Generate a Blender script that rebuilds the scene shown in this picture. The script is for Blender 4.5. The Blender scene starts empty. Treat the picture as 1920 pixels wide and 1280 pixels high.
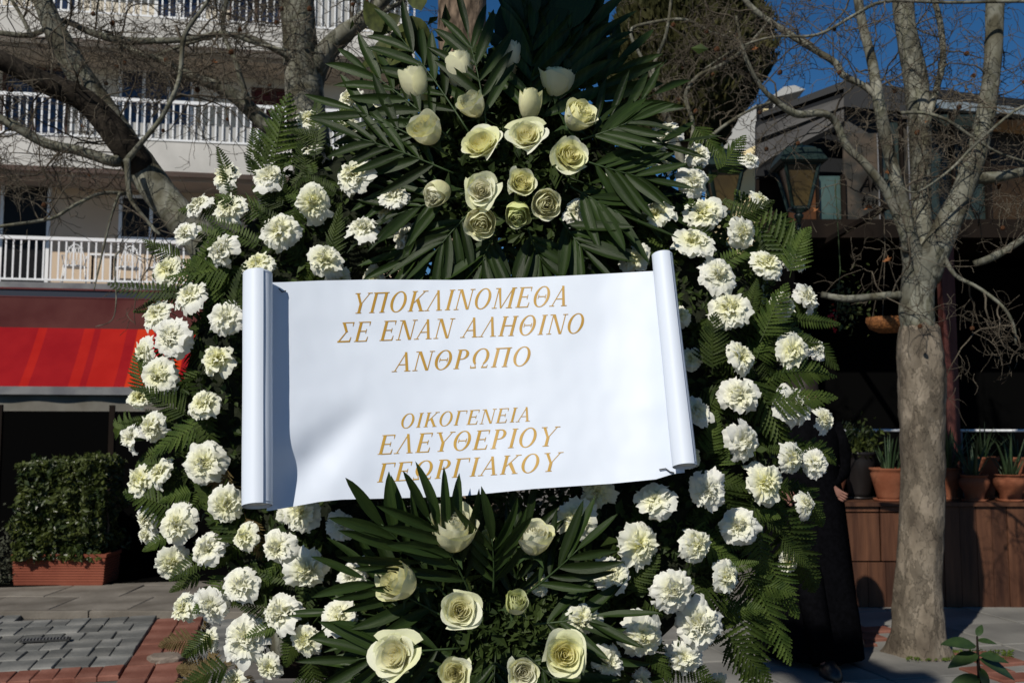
import bpy, math, random
import numpy as np
from mathutils import Vector, Matrix, Quaternion, noise
R = math.radians
sc = bpy.context.scene
# ------------------------------------------------------------------ camera, sky, sun, exposure
FPX = 1920 * 35.0 / 36.0
CAMZ = 1.4
PITCH = math.atan(160 / FPX)
cam = bpy.data.cameras.new('camera')
cam.lens = 35; cam.sensor_width = 36
cam.clip_start = .05; cam.clip_end = 3000
cam.dof.use_dof = True; cam.dof.focus_distance = 1.83; cam.dof.aperture_fstop = 11
camo = bpy.data.objects.new('camera', cam)
sc.collection.objects.link(camo)
camo.location = (0, 0, CAMZ)
camo.rotation_euler = (math.pi / 2 + PITCH, 0, 0)
sc.camera = camo
SUN_AZ, SUN_EL = 30, 38           # degrees to the left behind the camera, height
w = bpy.data.worlds.new('World'); sc.world = w; w.use_nodes = True
nt = w.node_tree
sky = nt.nodes.new('ShaderNodeTexSky'); sky.sky_type = 'NISHITA'
sky.sun_disc = False
sky.sun_elevation = R(SUN_EL); sky.sun_rotation = R(180 + SUN_AZ)
sky.altitude = 400; sky.air_density = 0.75; sky.dust_density = 0.0; sky.ozone_density = 2.2
hsv = nt.nodes.new('ShaderNodeHueSaturation'); hsv.inputs['Saturation'].default_value = 1.3; hsv.inputs['Value'].default_value = .9
nt.links.new(sky.outputs[0], hsv.inputs['Color']); nt.links.new(hsv.outputs[0], nt.nodes['Background'].inputs[0])
nt.nodes['Background'].inputs[1].default_value = 0.068
S = Vector((-math.sin(R(SUN_AZ)) * math.cos(R(SUN_EL)), -math.cos(R(SUN_AZ)) * math.cos(R(SUN_EL)), math.sin(R(SUN_EL))))
sun = bpy.data.lights.new('sun', 'SUN'); sun.energy = 4.1; sun.angle = R(.53); sun.color = (1, .94, .84)
suno = bpy.data.objects.new('sun', sun); sc.collection.objects.link(suno)
suno.location = (-4, -6, 8)
suno.rotation_euler = S.to_track_quat('Z', 'Y').to_euler()
sc.view_settings.view_transform = 'Standard'; sc.view_settings.look = 'None'
sc.view_settings.exposure = 0.0; sc.view_settings.gamma = 1
sc.view_settings.use_curve_mapping = False

# ------------------------------------------------------------------ helpers
col = sc.collection
rng = random.Random(7)
CP, SP = math.cos(PITCH), math.sin(PITCH)
def P(px, py, Y):
    """world point seen at photo pixel px,py whose world depth is Y"""
    x = (px - 960) / FPX; z = (640 - py) / FPX
    d = Vector((x, CP - z * SP, SP + z * CP))
    t = Y / d.y
    return Vector((d.x * t, Y, CAMZ + d.z * t))
def G(px, py, h=0.0):
    x = (px - 960) / FPX; z = (640 - py) / FPX
    d = Vector((x, CP - z * SP, SP + z * CP))
    t = (h - CAMZ) / d.z
    return Vector((d.x * t, d.y * t, h))
ORG = {}
def worg(o):
    return ORG.get(o.name, Vector((0, 0, 0))) if o is not None else Vector((0, 0, 0))
def props(o, label=None, cat=None, group=None, kind=None):
    if label: o['label'] = label
    if cat: o['category'] = cat
    if group: o['group'] = group
    if kind: o['kind'] = kind
    return o
def empty(name, loc, label=None, cat=None, group=None):
    o = bpy.data.objects.new(name, None); col.objects.link(o)
    o.empty_display_size = .1
    o.location = loc; ORG[o.name] = Vector(loc)
    return props(o, label, cat, group)
def link(name, me, parent=None, M=None, local=False, kind=None):
    """M: matrix, in world space if the parent is an unrotated empty, else in the parent's space"""
    o = bpy.data.objects.new(name, me); col.objects.link(o)
    if M is None: M = Matrix()
    if parent is not None:
        o.parent = parent
        if not local: M = Matrix.Translation(-worg(parent)) @ M
    o.matrix_local = M
    if kind: o['kind'] = kind
    return o
class MB:
    def __init__(s): s.v = []; s.f = []; s.m = []; s.mi = 0
    def add(s, vs, fs):
        b = len(s.v); s.v.extend([tuple(x) for x in vs])
        for f in fs: s.f.append(tuple(b + i for i in f)); s.m.append(s.mi)
    def box(s, c, d, rz=0.0, M=None):
        c = Vector(c); hx, hy, hz = d[0] / 2, d[1] / 2, d[2] / 2
        rot = Matrix.Rotation(rz, 3, 'Z') if M is None else M
        vs = [c + rot @ Vector((x * hx, y * hy, z * hz)) for z in (-1, 1) for y in (-1, 1) for x in (-1, 1)]
        s.add(vs, [(0, 2, 3, 1), (4, 5, 7, 6), (0, 1, 5, 4), (2, 6, 7, 3), (0, 4, 6, 2), (1, 3, 7, 5)])
    def bar(s, a, b, w, t=None, up=(0, 0, 1)):
        a = Vector(a); b = Vector(b); t = t or w
        y = (b - a); L = y.length; y.normalize()
        x = y.cross(Vector(up))
        if x.length < 1e-4: x = y.cross(Vector((1, 0, 0)))
        x.normalize(); z = x.cross(y)
        s.box((a + b) / 2, (w, L, t), M=Matrix((x, y, z)).transposed())
    def tube(s, pts, rad, n=8, cap=True):
        pts = [Vector(p) for p in pts]
        if not isinstance(rad, (list, tuple)): rad = [rad] * len(pts)
        b = len(s.v); k = len(pts)
        t = (pts[1] - pts[0]).normalized()
        a = t.orthogonal().normalized()
        for i, p in enumerate(pts):
            if i == 0: tt = pts[1] - p
            elif i == k - 1: tt = p - pts[i - 1]
            else: tt = pts[i + 1] - pts[i - 1]
            if tt.length > 1e-9: tt.normalize()
            else: tt = t
            a = (a - tt * a.dot(tt))
            if a.length < 1e-6: a = tt.orthogonal()
            a.normalize(); c = tt.cross(a)
            for j in range(n):
                g = 2 * math.pi * j / n
                q = p + (a * math.cos(g) + c * math.sin(g)) * rad[i]
                s.v.append((q.x, q.y, q.z))
        for i in range(k - 1):
            for j in range(n):
                s.f.append((b + i * n + j, b + i * n + (j + 1) % n, b + (i + 1) * n + (j + 1) % n, b + (i + 1) * n + j)); s.m.append(s.mi)
        if cap:
            s.f.append(tuple(b + j for j in reversed(range(n)))); s.m.append(s.mi)
            s.f.append(tuple(b + (k - 1) * n + j for j in range(n))); s.m.append(s.mi)
    def lathe(s, c, prof, n=24, sx=1, sy=1):
        b = len(s.v); c = Vector(c)
        for r, z in prof:
            for j in range(n):
                g = 2 * math.pi * j / n
                s.v.append((c.x + r * math.cos(g) * sx, c.y + r * math.sin(g) * sy, c.z + z))
        for i in range(len(prof) - 1):
            for j in range(n):
                s.f.append((b + i * n + j, b + i * n + (j + 1) % n, b + (i + 1) * n + (j + 1) % n, b + (i + 1) * n + j)); s.m.append(s.mi)
    def grid(s, fn, nu, nv):
        b = len(s.v)
        for i in range(nu + 1):
            for j in range(nv + 1): s.v.append(tuple(fn(i / nu, j / nv)))
        for i in range(nu):
            for j in range(nv):
                a = b + i * (nv + 1) + j
                s.f.append((a, a + nv + 1, a + nv + 2, a + 1)); s.m.append(s.mi)
    def mesh(s, name, mats, smooth=False):
        me = bpy.data.meshes.new(name)
        me.from_pydata(s.v, [], s.f)
        if not isinstance(mats, (list, tuple)): mats = [mats]
        for m in mats: me.materials.append(m)
        if len(mats) > 1: me.polygons.foreach_set('material_index', s.m)
        if smooth: me.polygons.foreach_set('use_smooth', [True] * len(me.polygons))
        me.update()
        return me
    def build(s, name, mats, parent=None, smooth=False, kind=None):
        """vertices are in world space; the object's origin is its parent's (or the mesh centre at top level)"""
        o = worg(parent)
        vs = s.v
        if parent is None and vs:
            a = np.array(vs); o = Vector(((a[:, 0].min() + a[:, 0].max()) / 2, (a[:, 1].min() + a[:, 1].max()) / 2, a[:, 2].min()))
        s.v = [(x - o.x, y - o.y, z - o.z) for x, y, z in vs]
        me = s.mesh(name, mats, smooth)
        ob = bpy.data.objects.new(name, me); col.objects.link(ob)
        if parent is not None: ob.parent = parent
        else: ob.location = o
        ORG[ob.name] = Vector(o)
        if kind: ob['kind'] = kind
        return ob
def frame(origin, y, zhint, s=1.0, sx=None):
    y = Vector(y).normalized(); z = Vector(zhint); z = z - y * z.dot(y)
    if z.length < 1e-5: z = y.orthogonal()
    z.normalize(); x = y.cross(z)
    M = Matrix((x, y, z)).transposed().to_4x4()
    sx = s if sx is None else sx
    return Matrix.Translation(origin) @ M @ Matrix.Diagonal((sx, s, s, 1))
def frameZ(origin, z, s=1.0, roll=0.0):
    q = Vector(z).normalized().to_track_quat('Z', 'Y')
    return Matrix.Translation(origin) @ q.to_matrix().to_4x4() @ Matrix.Rotation(roll, 4, 'Z') @ Matrix.Scale(s, 4)
def smoothline(pts, k=4):
    """Catmull-Rom through a list of (Vector, radius)"""
    out = []; n = len(pts)
    for i in range(n - 1):
        p0 = pts[max(0, i - 1)]; p1 = pts[i]; p2 = pts[i + 1]; p3 = pts[min(n - 1, i + 2)]
        for j in range(k):
            t = j / k
            f = lambda a, b, c, d: .5 * ((2 * b) + (c - a) * t + (2 * a - 5 * b + 4 * c - d) * t * t + (3 * b - a - 3 * c + d) * t ** 3)
            out.append((Vector([f(p0[0][q], p1[0][q], p2[0][q], p3[0][q]) for q in range(3)]), p1[1] + (p2[1] - p1[1]) * t))
    out.append(pts[-1])
    return out

# ------------------------------------------------------------------ materials
def mat(name, c, rough=.7, spec=.3, c2=None, scale=8.0, detail=4.0, bump=0.0, bscale=None, c3=None, metal=0.0,
        trans=0.0, transc=None, coords='Object', alpha=1.0, stretch=None, lo=.35, hi=.65, coat=0.0, coll=None, randv=0.0):
    m = bpy.data.materials.new(name); m.use_nodes = True
    n = m.node_tree.nodes; l = m.node_tree.links
    b = n['Principled BSDF']
    b.inputs['Base Color'].default_value = (*c, 1)
    b.inputs['Roughness'].default_value = rough
    b.inputs['Specular IOR Level'].default_value = spec
    b.inputs['Metallic'].default_value = metal
    b.inputs['Coat Weight'].default_value = coat
    tc = n.new('ShaderNodeTexCoord'); mp = n.new('ShaderNodeMapping')
    l.new(tc.outputs[coords], mp.inputs['Vector'])
    if stretch: mp.inputs['Scale'].default_value = stretch
    src = None
    if c2:
        nz = n.new('ShaderNodeTexNoise'); nz.inputs['Scale'].default_value = scale; nz.inputs['Detail'].default_value = detail
        l.new(mp.outputs[0], nz.inputs['Vector'])
        rp = n.new('ShaderNodeValToRGB')
        rp.color_ramp.elements[0].position = lo; rp.color_ramp.elements[0].color = (*c, 1)
        rp.color_ramp.elements[1].position = hi; rp.color_ramp.elements[1].color = (*c2, 1)
        if c3:
            e = rp.color_ramp.elements.new((lo + hi) / 2); e.color = (*c3, 1)
        l.new(nz.outputs['Fac'], rp.inputs[0]); src = rp.outputs[0]
    if randv:
        oi = n.new('ShaderNodeObjectInfo'); hs = n.new('ShaderNodeHueSaturation')
        mr = n.new('ShaderNodeMapRange'); mr.inputs[3].default_value = 1 - randv; mr.inputs[4].default_value = 1 + randv
        l.new(oi.outputs['Random'], mr.inputs[0]); l.new(mr.outputs[0], hs.inputs['Value'])
        if src: l.new(src, hs.inputs['Color'])
        else: hs.inputs['Color'].default_value = (*c, 1)
        src = hs.outputs[0]
    if src: l.new(src, b.inputs['Base Color'])
    if bump:
        nb = n.new('ShaderNodeTexNoise'); nb.inputs['Scale'].default_value = bscale or scale * 4; nb.inputs['Detail'].default_value = 5
        l.new(mp.outputs[0], nb.inputs['Vector'])
        bp = n.new('ShaderNodeBump'); bp.inputs['Strength'].default_value = bump; bp.inputs['Distance'].default_value = .01
        l.new(nb.outputs['Fac'], bp.inputs['Height']); l.new(bp.outputs[0], b.inputs['Normal'])
    if trans:
        tr = n.new('ShaderNodeBsdfTranslucent'); mx = n.new('ShaderNodeMixShader')
        if transc: tr.inputs[0].default_value = (*transc, 1)
        elif src: l.new(src, tr.inputs[0])
        else: tr.inputs[0].default_value = (*c, 1)
        mx.inputs[0].default_value = trans
        l.new(b.outputs[0], mx.inputs[1]); l.new(tr.outputs[0], mx.inputs[2])
        l.new(mx.outputs[0], n['Material Output'].inputs[0])
    return m

# bark of a plane tree: scales of olive, grey and cream
def plane_bark(name, dark=1.0):
    m = bpy.data.materials.new(name); m.use_nodes = True
    n = m.node_tree.nodes; l = m.node_tree.links; b = n['Principled BSDF']
    tc = n.new('ShaderNodeTexCoord'); mp = n.new('ShaderNodeMapping'); mp.inputs['Scale'].default_value = (1, 1, .55)
    l.new(tc.outputs['Object'], mp.inputs[0])
    vo = n.new('ShaderNodeTexNoise'); vo.inputs['Scale'].default_value = 7; vo.inputs['Detail'].default_value = 2; vo.inputs['Distortion'].default_value = .6
    l.new(mp.outputs[0], vo.inputs['Vector'])
    rp = n.new('ShaderNodeValToRGB'); rp.color_ramp.interpolation = 'LINEAR'
    cols = [(.35, (.15, .14, .095)), (.44, (.25, .245, .19)), (.52, (.33, .33, .27)), (.6, (.20, .20, .14)), (.7, (.40, .39, .32))]
    e = rp.color_ramp.elements
    e[0].position = cols[0][0]; e[0].color = (*[q * dark for q in cols[0][1]], 1)
    e[1].position = cols[-1][0]; e[1].color = (*[q * dark for q in cols[-1][1]], 1)
    for p, c in cols[1:-1]:
        k = e.new(p); k.color = (*[q * dark for q in c], 1)
    l.new(vo.outputs['Fac'], rp.inputs[0])
    n2 = n.new('ShaderNodeTexNoise'); n2.inputs['Scale'].default_value = 45; n2.inputs['Detail'].default_value = 6
    l.new(tc.outputs['Object'], n2.inputs['Vector'])
    mx = n.new('ShaderNodeMix'); mx.data_type = 'RGBA'; mx.blend_type = 'MULTIPLY'; mx.inputs[0].default_value = .5
    r2 = n.new('ShaderNodeValToRGB'); r2.color_ramp.elements[0].position = .3; r2.color_ramp.elements[0].color = (.35, .32, .28, 1); r2.color_ramp.elements[1].position = .6
    l.new(n2.outputs['Fac'], r2.inputs[0])
    l.new(rp.outputs[0], mx.inputs[6]); l.new(r2.outputs[0], mx.inputs[7]); l.new(mx.outputs[2], b.inputs['Base Color'])
    bp = n.new('ShaderNodeBump'); bp.inputs['Strength'].default_value = .35; bp.inputs['Distance'].default_value = .01
    l.new(vo.outputs['Fac'], bp.inputs['Height'])
    bp2 = n.new('ShaderNodeBump'); bp2.inputs['Strength'].default_value = .25; bp2.inputs['Distance'].default_value = .004
    l.new(n2.outputs['Fac'], bp2.inputs['Height']); l.new(bp.outputs[0], bp2.inputs['Normal']); l.new(bp2.outputs[0], b.inputs['Normal'])
    b.inputs['Roughness'].default_value = .85; b.inputs['Specular IOR Level'].default_value = .15
    return m
M_bark = plane_bark('plane_bark')
M_oldbark = mat('old_bark', (.13, .105, .08), .95, .1, c2=(.40, .34, .265), c3=(.27, .225, .17), scale=6, detail=12, bump=1.0, bscale=30, stretch=(1, 1, .6), lo=.32, hi=.68)
M_brownbark = mat('rough_brown_bark', (.045, .034, .025), .95, .1, c2=(.21, .155, .11), scale=22, detail=10, bump=1.0, bscale=40, stretch=(1, 1, .4), lo=.38, hi=.62)
M_twig = mat('twig_bark', (.045, .036, .026), .85, .15, c2=(.14, .12, .09), scale=6, lo=.35, hi=.7)
M_ball = mat('seed_ball', (.08, .035, .018), .95, .1, c2=(.19, .09, .045), scale=60, bump=1, bscale=120)
M_dryleaf = mat('dry_leaf', (.28, .09, .035), .8, .2, c2=(.42, .2, .08), scale=20, trans=.3)
M_fern = mat('fern_green', (.022, .042, .008), .55, .15, c2=(.078, .112, .024), scale=3, trans=.3, randv=.4)
M_fernbrown = mat('dry_fern', (.09, .06, .02), .7, .2, c2=(.16, .12, .05), scale=12, trans=.2, randv=.2)
M_palm = mat('palm_leaflet', (.010, .022, .005), .45, .2, c2=(.026, .046, .010), scale=2.5, trans=.10, transc=(.03, .07, .012), bump=.15, bscale=3, stretch=(60, 1, 1), randv=.35)
M_stem = mat('green_stem', (.05, .09, .03), .5, .3)
M_broad = mat('broad_leaf', (.03, .04, .010), .55, .15, c2=(.10, .12, .03), scale=4, trans=.25, randv=.3)
M_fill = mat('dark_foliage', (.014, .028, .006), .6, .2, c2=(.05, .075, .018), scale=9, trans=.15)
M_base = mat('wreath_core', (.010, .013, .008), .95, .1, c2=(.022, .026, .015), scale=30, bump=1, bscale=60)
def petal_mat(name, outer, inner, r0, r1, tr=.28, veins=0):
    m = bpy.data.materials.new(name); m.use_nodes = True
    n = m.node_tree.nodes; l = m.node_tree.links; b = n['Principled BSDF']
    tc = n.new('ShaderNodeTexCoord'); vl = n.new('ShaderNodeVectorMath'); vl.operation = 'LENGTH'
    l.new(tc.outputs['Object'], vl.inputs[0])
    rp = n.new('ShaderNodeValToRGB'); rp.color_ramp.elements[0].position = r0; rp.color_ramp.elements[0].color = (*inner, 1)
    rp.color_ramp.elements[1].position = r1; rp.color_ramp.elements[1].color = (*outer, 1)
    l.new(vl.outputs['Value'], rp.inputs[0])
    oi = n.new('ShaderNodeObjectInfo'); hs = n.new('ShaderNodeHueSaturation'); mr = n.new('ShaderNodeMapRange')
    mr.inputs[3].default_value = .6; mr.inputs[4].default_value = 1.35
    l.new(oi.outputs['Random'], mr.inputs[0]); l.new(mr.outputs[0], hs.inputs['Saturation'])
    l.new(rp.outputs[0], hs.inputs['Color'])
    l.new(hs.outputs[0], b.inputs['Base Color'])
    b.inputs['Roughness'].default_value = .55; b.inputs['Specular IOR Level'].default_value = .25
    nb = n.new('ShaderNodeTexNoise'); nb.inputs['Scale'].default_value = 5; nb.inputs['Detail'].default_value = 4
    l.new(tc.outputs['Object'], nb.inputs['Vector'])
    bp = n.new('ShaderNodeBump'); bp.inputs['Strength'].default_value = .25; bp.inputs['Distance'].default_value = .004
    l.new(nb.outputs['Fac'], bp.inputs['Height']); l.new(bp.outputs[0], b.inputs['Normal'])
    t = n.new('ShaderNodeBsdfTranslucent'); mx = n.new('ShaderNodeMixShader'); mx.inputs[0].default_value = tr
    l.new(hs.outputs[0], t.inputs[0]); l.new(b.outputs[0], mx.inputs[1]); l.new(t.outputs[0], mx.inputs[2])
    l.new(mx.outputs[0], n['Material Output'].inputs[0])
    return m
M_carn = petal_mat('carnation_petal', (.88, .885, .80), (.90, .89, .56), .2, .9, .33)
M_rose = petal_mat('rose_petal', (.84, .855, .61), (.87, .82, .54), .1, 1.0, .3)
M_rosegreen = petal_mat('green_rose_petal', (.68, .73, .40), (.70, .70, .35), .1, .9, .2)
M_paper = mat('glossy_paper', (.66, .72, .81), .48, .28, c2=(.64, .70, .80), scale=2, bump=.05, bscale=1.5)
M_paperback = mat('paper_back', (.60, .63, .68), .6, .3)
M_gold = mat('gold_print', (.42, .235, .028), .35, .5, c2=(.50, .30, .045), scale=3)
M_cream = mat('cream_render', (.56, .51, .42), .9, .1, c2=(.62, .57, .48), scale=1.2, bump=.1, bscale=60)
M_slab = mat('balcony_slab', (.48, .47, .44), .85, .15, c2=(.60, .585, .55), scale=1.5, detail=6, bump=.15, bscale=40)
M_soffit = mat('balcony_soffit', (.50, .42, .34), .9, .1, c2=(.36, .32, .28), scale=1)
M_peach = mat('peach_render', (.56, .43, .31), .9, .1, c2=(.60, .48, .36), scale=1)
M_whitemetal = mat('white_painted_metal', (.78, .79, .80), .45, .4)
M_blueglass = mat('blue_window_glass', (.02, .028, .055), .08, .6)
M_darkglass = mat('dark_window_glass', (.006, .006, .007), .4, .15)
M_black = mat('shade_and_word_black', (.003, .003, .003), 1, 0)  # colour carries the deep shade of terrace and restaurant; also the painted words
M_graymetal = mat('grey_metal', (.12, .12, .13), .5, .4, c2=(.2, .2, .2), scale=3)
M_maroon = mat('maroon_fabric', (.055, .010, .010), .8, .15, c2=(.085, .025, .022), scale=1.2, detail=5)
M_navy = mat('navy_trim', (.02, .028, .045), .5, .3)
M_valance = mat('beige_valance', (.13, .12, .10), .9, .1, c2=(.19, .18, .155), scale=2)
M_terra = mat('terracotta', (.26, .085, .042), .85, .15, c2=(.36, .14, .075), scale=6, detail=6, bump=.3, bscale=40)
M_terrared = mat('terracotta_trough', (.25, .07, .042), .85, .15, c2=(.33, .10, .06), scale=4, detail=6)
M_soil = mat('soil', (.03, .02, .014), 1, 0, c2=(.06, .045, .03), scale=40, bump=1)
M_hedge = mat('hedge_leaf', (.018, .034, .008), .38, .45, c2=(.09, .11, .025), scale=5, trans=.25)
M_wood = mat('planter_wood', (.055, .020, .010), .6, .3, c2=(.17, .072, .036), scale=3, detail=8, stretch=(6, 6, .6), bump=.3, bscale=12, lo=.3, hi=.72, randv=.25)
M_woodred = mat('red_brown_post', (.07, .018, .014), .6, .3, c2=(.10, .035, .028), scale=4, stretch=(4, 4, .5))
M_darkwood = mat('dark_timber', (.007, .005, .004), .8, .1, c2=(.016, .011, .008), scale=4, stretch=(1, 1, .2))
M_lamp = mat('lamp_green_iron', (.006, .024, .020), .45, .45, c2=(.012, .038, .032), scale=10, bump=.2, bscale=60)
M_amber = mat('amber_glass', (.045, .032, .018), .3, .4, c2=(.12, .085, .03), scale=3)
M_teal = mat('teal_panel', (.035, .065, .062), .4, .4, c2=(.10, .16, .15), scale=2.2, detail=6, lo=.3, hi=.7)
M_roofgrey = mat('grey_roof_sheet', (.10, .095, .09), .6, .3, c2=(.16, .155, .15), scale=2, detail=6)
M_roofdark = mat('dark_roof_edge', (.008, .009, .011), .6, .3)
M_aloe = mat('aloe_leaf', (.025, .05, .02), .45, .35, c2=(.06, .09, .04), scale=4, trans=.1, randv=.3)
M_cypress = mat('cypress_spray', (.018, .024, .008), .7, .15, c2=(.07, .065, .022), scale=1.2, detail=3, trans=.15)
M_stone = mat('grey_paver', (.15, .155, .15), .95, .1, c2=(.36, .355, .33), scale=3, detail=8, bump=.4, bscale=50, randv=.25)
M_redtile = mat('red_paver', (.20, .075, .052), .9, .1, c2=(.33, .15, .11), scale=4, detail=8, bump=.4, bscale=50, randv=.15)
M_kerb = mat('kerb_concrete', (.17, .15, .125), .9, .1, c2=(.30, .27, .23), scale=3, detail=8, bump=.4, bscale=30, randv=.12)
M_ground = mat('mortar_ground', (.15, .14, .125), .95, .1, c2=(.24, .22, .2), scale=5, detail=8, bump=.5, bscale=40)
M_slabstone = mat('pale_stone_slab', (.20, .195, .18), .9, .12, c2=(.34, .33, .30), scale=1.6, detail=8, bump=.5, bscale=25, randv=.12)
M_moss = mat('moss', (.05, .08, .015), 1, 0, c2=(.1, .13, .03), scale=20, bump=1)
M_coat = mat('black_wool', (.0025, .0025, .003), 1, 0, c2=(.004, .004, .005), scale=40)
M_skin = mat('skin', (.20, .095, .07), .6, .3, c2=(.24, .12, .09), scale=20)
M_hair = mat('dark_hair', (.02, .014, .01), .6, .3)
M_shoe = mat('black_leather', (.010, .010, .010), .35, .5)
M_red = mat('red_flower', (.35, .01, .02), .6, .3)
M_wicker = mat('wicker', (.10, .035, .010), .7, .3, c2=(.30, .12, .035), scale=60, bump=1, bscale=80)
M_iron = mat('cast_iron', (.03, .03, .03), .6, .4)
M_whiteplaster = mat('white_plaster', (.62, .62, .60), .9, .1)
M_yellowplaster = mat('yellow_plaster', (.62, .52, .30), .9, .1)

def dim(k, *ms):
    """scale the overall albedo of the given materials"""
    for m in ms:
        for nd in m.node_tree.nodes:
            if nd.type == 'VALTORGB':
                for e in nd.color_ramp.elements: e.color = (*[q * k for q in e.color[:3]], 1)
            if nd.type == 'BSDF_PRINCIPLED':
                c = nd.inputs['Base Color'].default_value; nd.inputs['Base Color'].default_value = (c[0] * k, c[1] * k, c[2] * k, 1)
dim(.62, M_stone)
dim(.68, M_bark, M_oldbark)
dim(.72, M_redtile, M_kerb, M_slabstone, M_ground)
dim(.7, M_teal, M_amber)
dim(.5, M_lamp)
dim(.4, M_roofgrey, M_teal)
dim(.65, M_terra, M_terrared, M_wood, M_stem, M_whiteplaster)
M_shadebark = mat('shaded_dark_bark', (.012, .010, .008), .95, .1, c2=(.045, .037, .029), scale=10, detail=8, bump=.8, bscale=30)  # dark bark with the shade of other branches put into its colour

def patchy(m, scale, lo, hi, stretch=(1, 1, .6)):
    """flaking plates of bark: every cell a little lighter or darker, with darker seams"""
    n = m.node_tree.nodes; l = m.node_tree.links; b = n['Principled BSDF']
    src = b.inputs['Base Color'].links[0].from_socket
    tc = n.new('ShaderNodeTexCoord'); mp = n.new('ShaderNodeMapping'); mp.inputs['Scale'].default_value = stretch
    nz = n.new('ShaderNodeTexNoise'); nz.inputs['Scale'].default_value = scale * 1.3; nz.inputs['Detail'].default_value = 4
    ad = n.new('ShaderNodeVectorMath'); ad.operation = 'MULTIPLY_ADD'; ad.inputs[1].default_value = (.16, .16, .16)
    l.new(tc.outputs['Object'], mp.inputs[0]); l.new(mp.outputs[0], nz.inputs['Vector']); l.new(nz.outputs['Color'], ad.inputs[0]); l.new(mp.outputs[0], ad.inputs[2])
    vo = n.new('ShaderNodeTexVoronoi'); vo.inputs['Scale'].default_value = scale; l.new(ad.outputs[0], vo.inputs['Vector'])
    sp = n.new('ShaderNodeSeparateColor'); l.new(vo.outputs['Color'], sp.inputs[0])
    mr = n.new('ShaderNodeMapRange'); mr.inputs[3].default_value = lo; mr.inputs[4].default_value = hi; l.new(sp.outputs[0], mr.inputs[0])
    ve = n.new('ShaderNodeTexVoronoi'); ve.feature = 'DISTANCE_TO_EDGE'; ve.inputs['Scale'].default_value = scale; l.new(ad.outputs[0], ve.inputs['Vector'])
    m2 = n.new('ShaderNodeMapRange'); m2.inputs[2].default_value = .05; m2.inputs[3].default_value = .55; m2.inputs[4].default_value = 1; l.new(ve.outputs['Distance'], m2.inputs[0])
    mu = n.new('ShaderNodeMath'); mu.operation = 'MULTIPLY'; l.new(mr.outputs[0], mu.inputs[0]); l.new(m2.outputs[0], mu.inputs[1])
    hs = n.new('ShaderNodeHueSaturation'); l.new(src, hs.inputs['Color']); l.new(mu.outputs[0], hs.inputs['Value']); l.new(hs.outputs[0], b.inputs['Base Color'])
    bp = n.new('ShaderNodeBump'); bp.inputs['Strength'].default_value = .5; bp.inputs['Distance'].default_value = .008
    l.new(mu.outputs[0], bp.inputs['Height'])
    if b.inputs['Normal'].links: l.new(b.inputs['Normal'].links[0].from_socket, bp.inputs['Normal'])
    l.new(bp.outputs[0], b.inputs['Normal'])
patchy(M_bark, 9, .62, 1.3)
patchy(M_oldbark, 16, .6, 1.1, (1, 1, .5))
# ================================================================== SETTING
TH = R(13)
U = Vector((math.cos(TH), math.sin(TH), 0)); V = Vector((-math.sin(TH), math.cos(TH), 0))
def UV(u, v, z=0.0): return U * u + V * v + Vector((0, 0, z))
def uv(p): return p.dot(U), p.dot(V)
g = MB(); g.grid(lambda a, b: (-500 + 1000 * a, -400 + 1400 * b, -.02), 20, 20)
ground = g.build('ground', M_ground, kind='structure')
def piece_mesh(name, w, d, h, m, seed, bev=.006):
    r = random.Random(seed); b = MB()
    j = lambda: r.uniform(-.004, .004)
    hw, hd = w / 2, d / 2
    lo = [(-hw + j(), -hd + j(), 0), (hw + j(), -hd + j(), 0), (hw + j(), hd + j(), 0), (-hw + j(), hd + j(), 0)]
    mid = [(x, y, h - bev) for x, y, _ in lo]
    top = [(x * (1 - bev / hw), y * (1 - bev / hd), h + r.uniform(-.002, .002)) for x, y, _ in lo]
    b.add(lo + mid + top, [(0, 1, 5, 4), (1, 2, 6, 5), (2, 3, 7, 6), (3, 0, 4, 7), (4, 5, 9, 8), (5, 6, 10, 9), (6, 7, 11, 10), (7, 4, 8, 11), (8, 9, 10, 11)])
    return b.mesh(name, m)
def lay(name, w, d, m, spots, h=.03, gap=.006, base=-.02, seed=0, square=False):
    ms = [piece_mesh(name, w - gap, d - gap, h, m, seed + i) for i in range(4)]
    r = random.Random(seed + 99)
    for (u, v) in spots:
        p = Vector((u, v, base + r.uniform(-.003, .003))) if square else UV(u, v, base + r.uniform(-.003, .003))
        if not square and p.x < .5 and p.y > 7.44: continue
        M = Matrix.Translation(p) @ Matrix.Rotation((0 if square else TH) + r.uniform(-.012, .012) + (math.pi if r.random() < .5 else 0), 4, 'Z') @ Matrix.Rotation(r.uniform(-.006, .006), 4, 'X')
        link(name, r.choice(ms), ground, M)
# left paving: grey setts, red bands
r = random.Random(3)
uL, uR = -.857, -.53
sett_rows = {}
spots1, spots2 = [], []
v = 5.05
row = 0
while v < 8.5:
    if not (5.95 < v + .13 < 6.30):
        for side in (0, 1):
            if side == 0:
                u = uL - .008; lim = -4.3
                while u > lim:
                    wd = r.choice((.13, .13, .2))
                    if u - wd < lim: break
                    (spots1 if wd == .2 else spots2).append((u - wd / 2, v + .13)); u -= wd
            else:
                u = uR + .008; lim = .1
                while u + .2 < lim:
                    wd = r.choice((.13, .13, .2))
                    (spots1 if wd == .2 else spots2).append((u + wd / 2, v + .13)); u += wd
    v += .262; row += 1
lay('grey_paver', .2, .262, M_stone, spots1, seed=1)
lay('grey_paver', .13, .262, M_stone, spots2, seed=2)
reds = []
v = 5.1
while v < 8.4:
    reds += [(uL + .082, v + .15), (uL + .245, v + .15)]; v += .30
lay('red_paver', .163, .30, M_redtile, reds, seed=3)
reds = []
u = uL - .065
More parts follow.
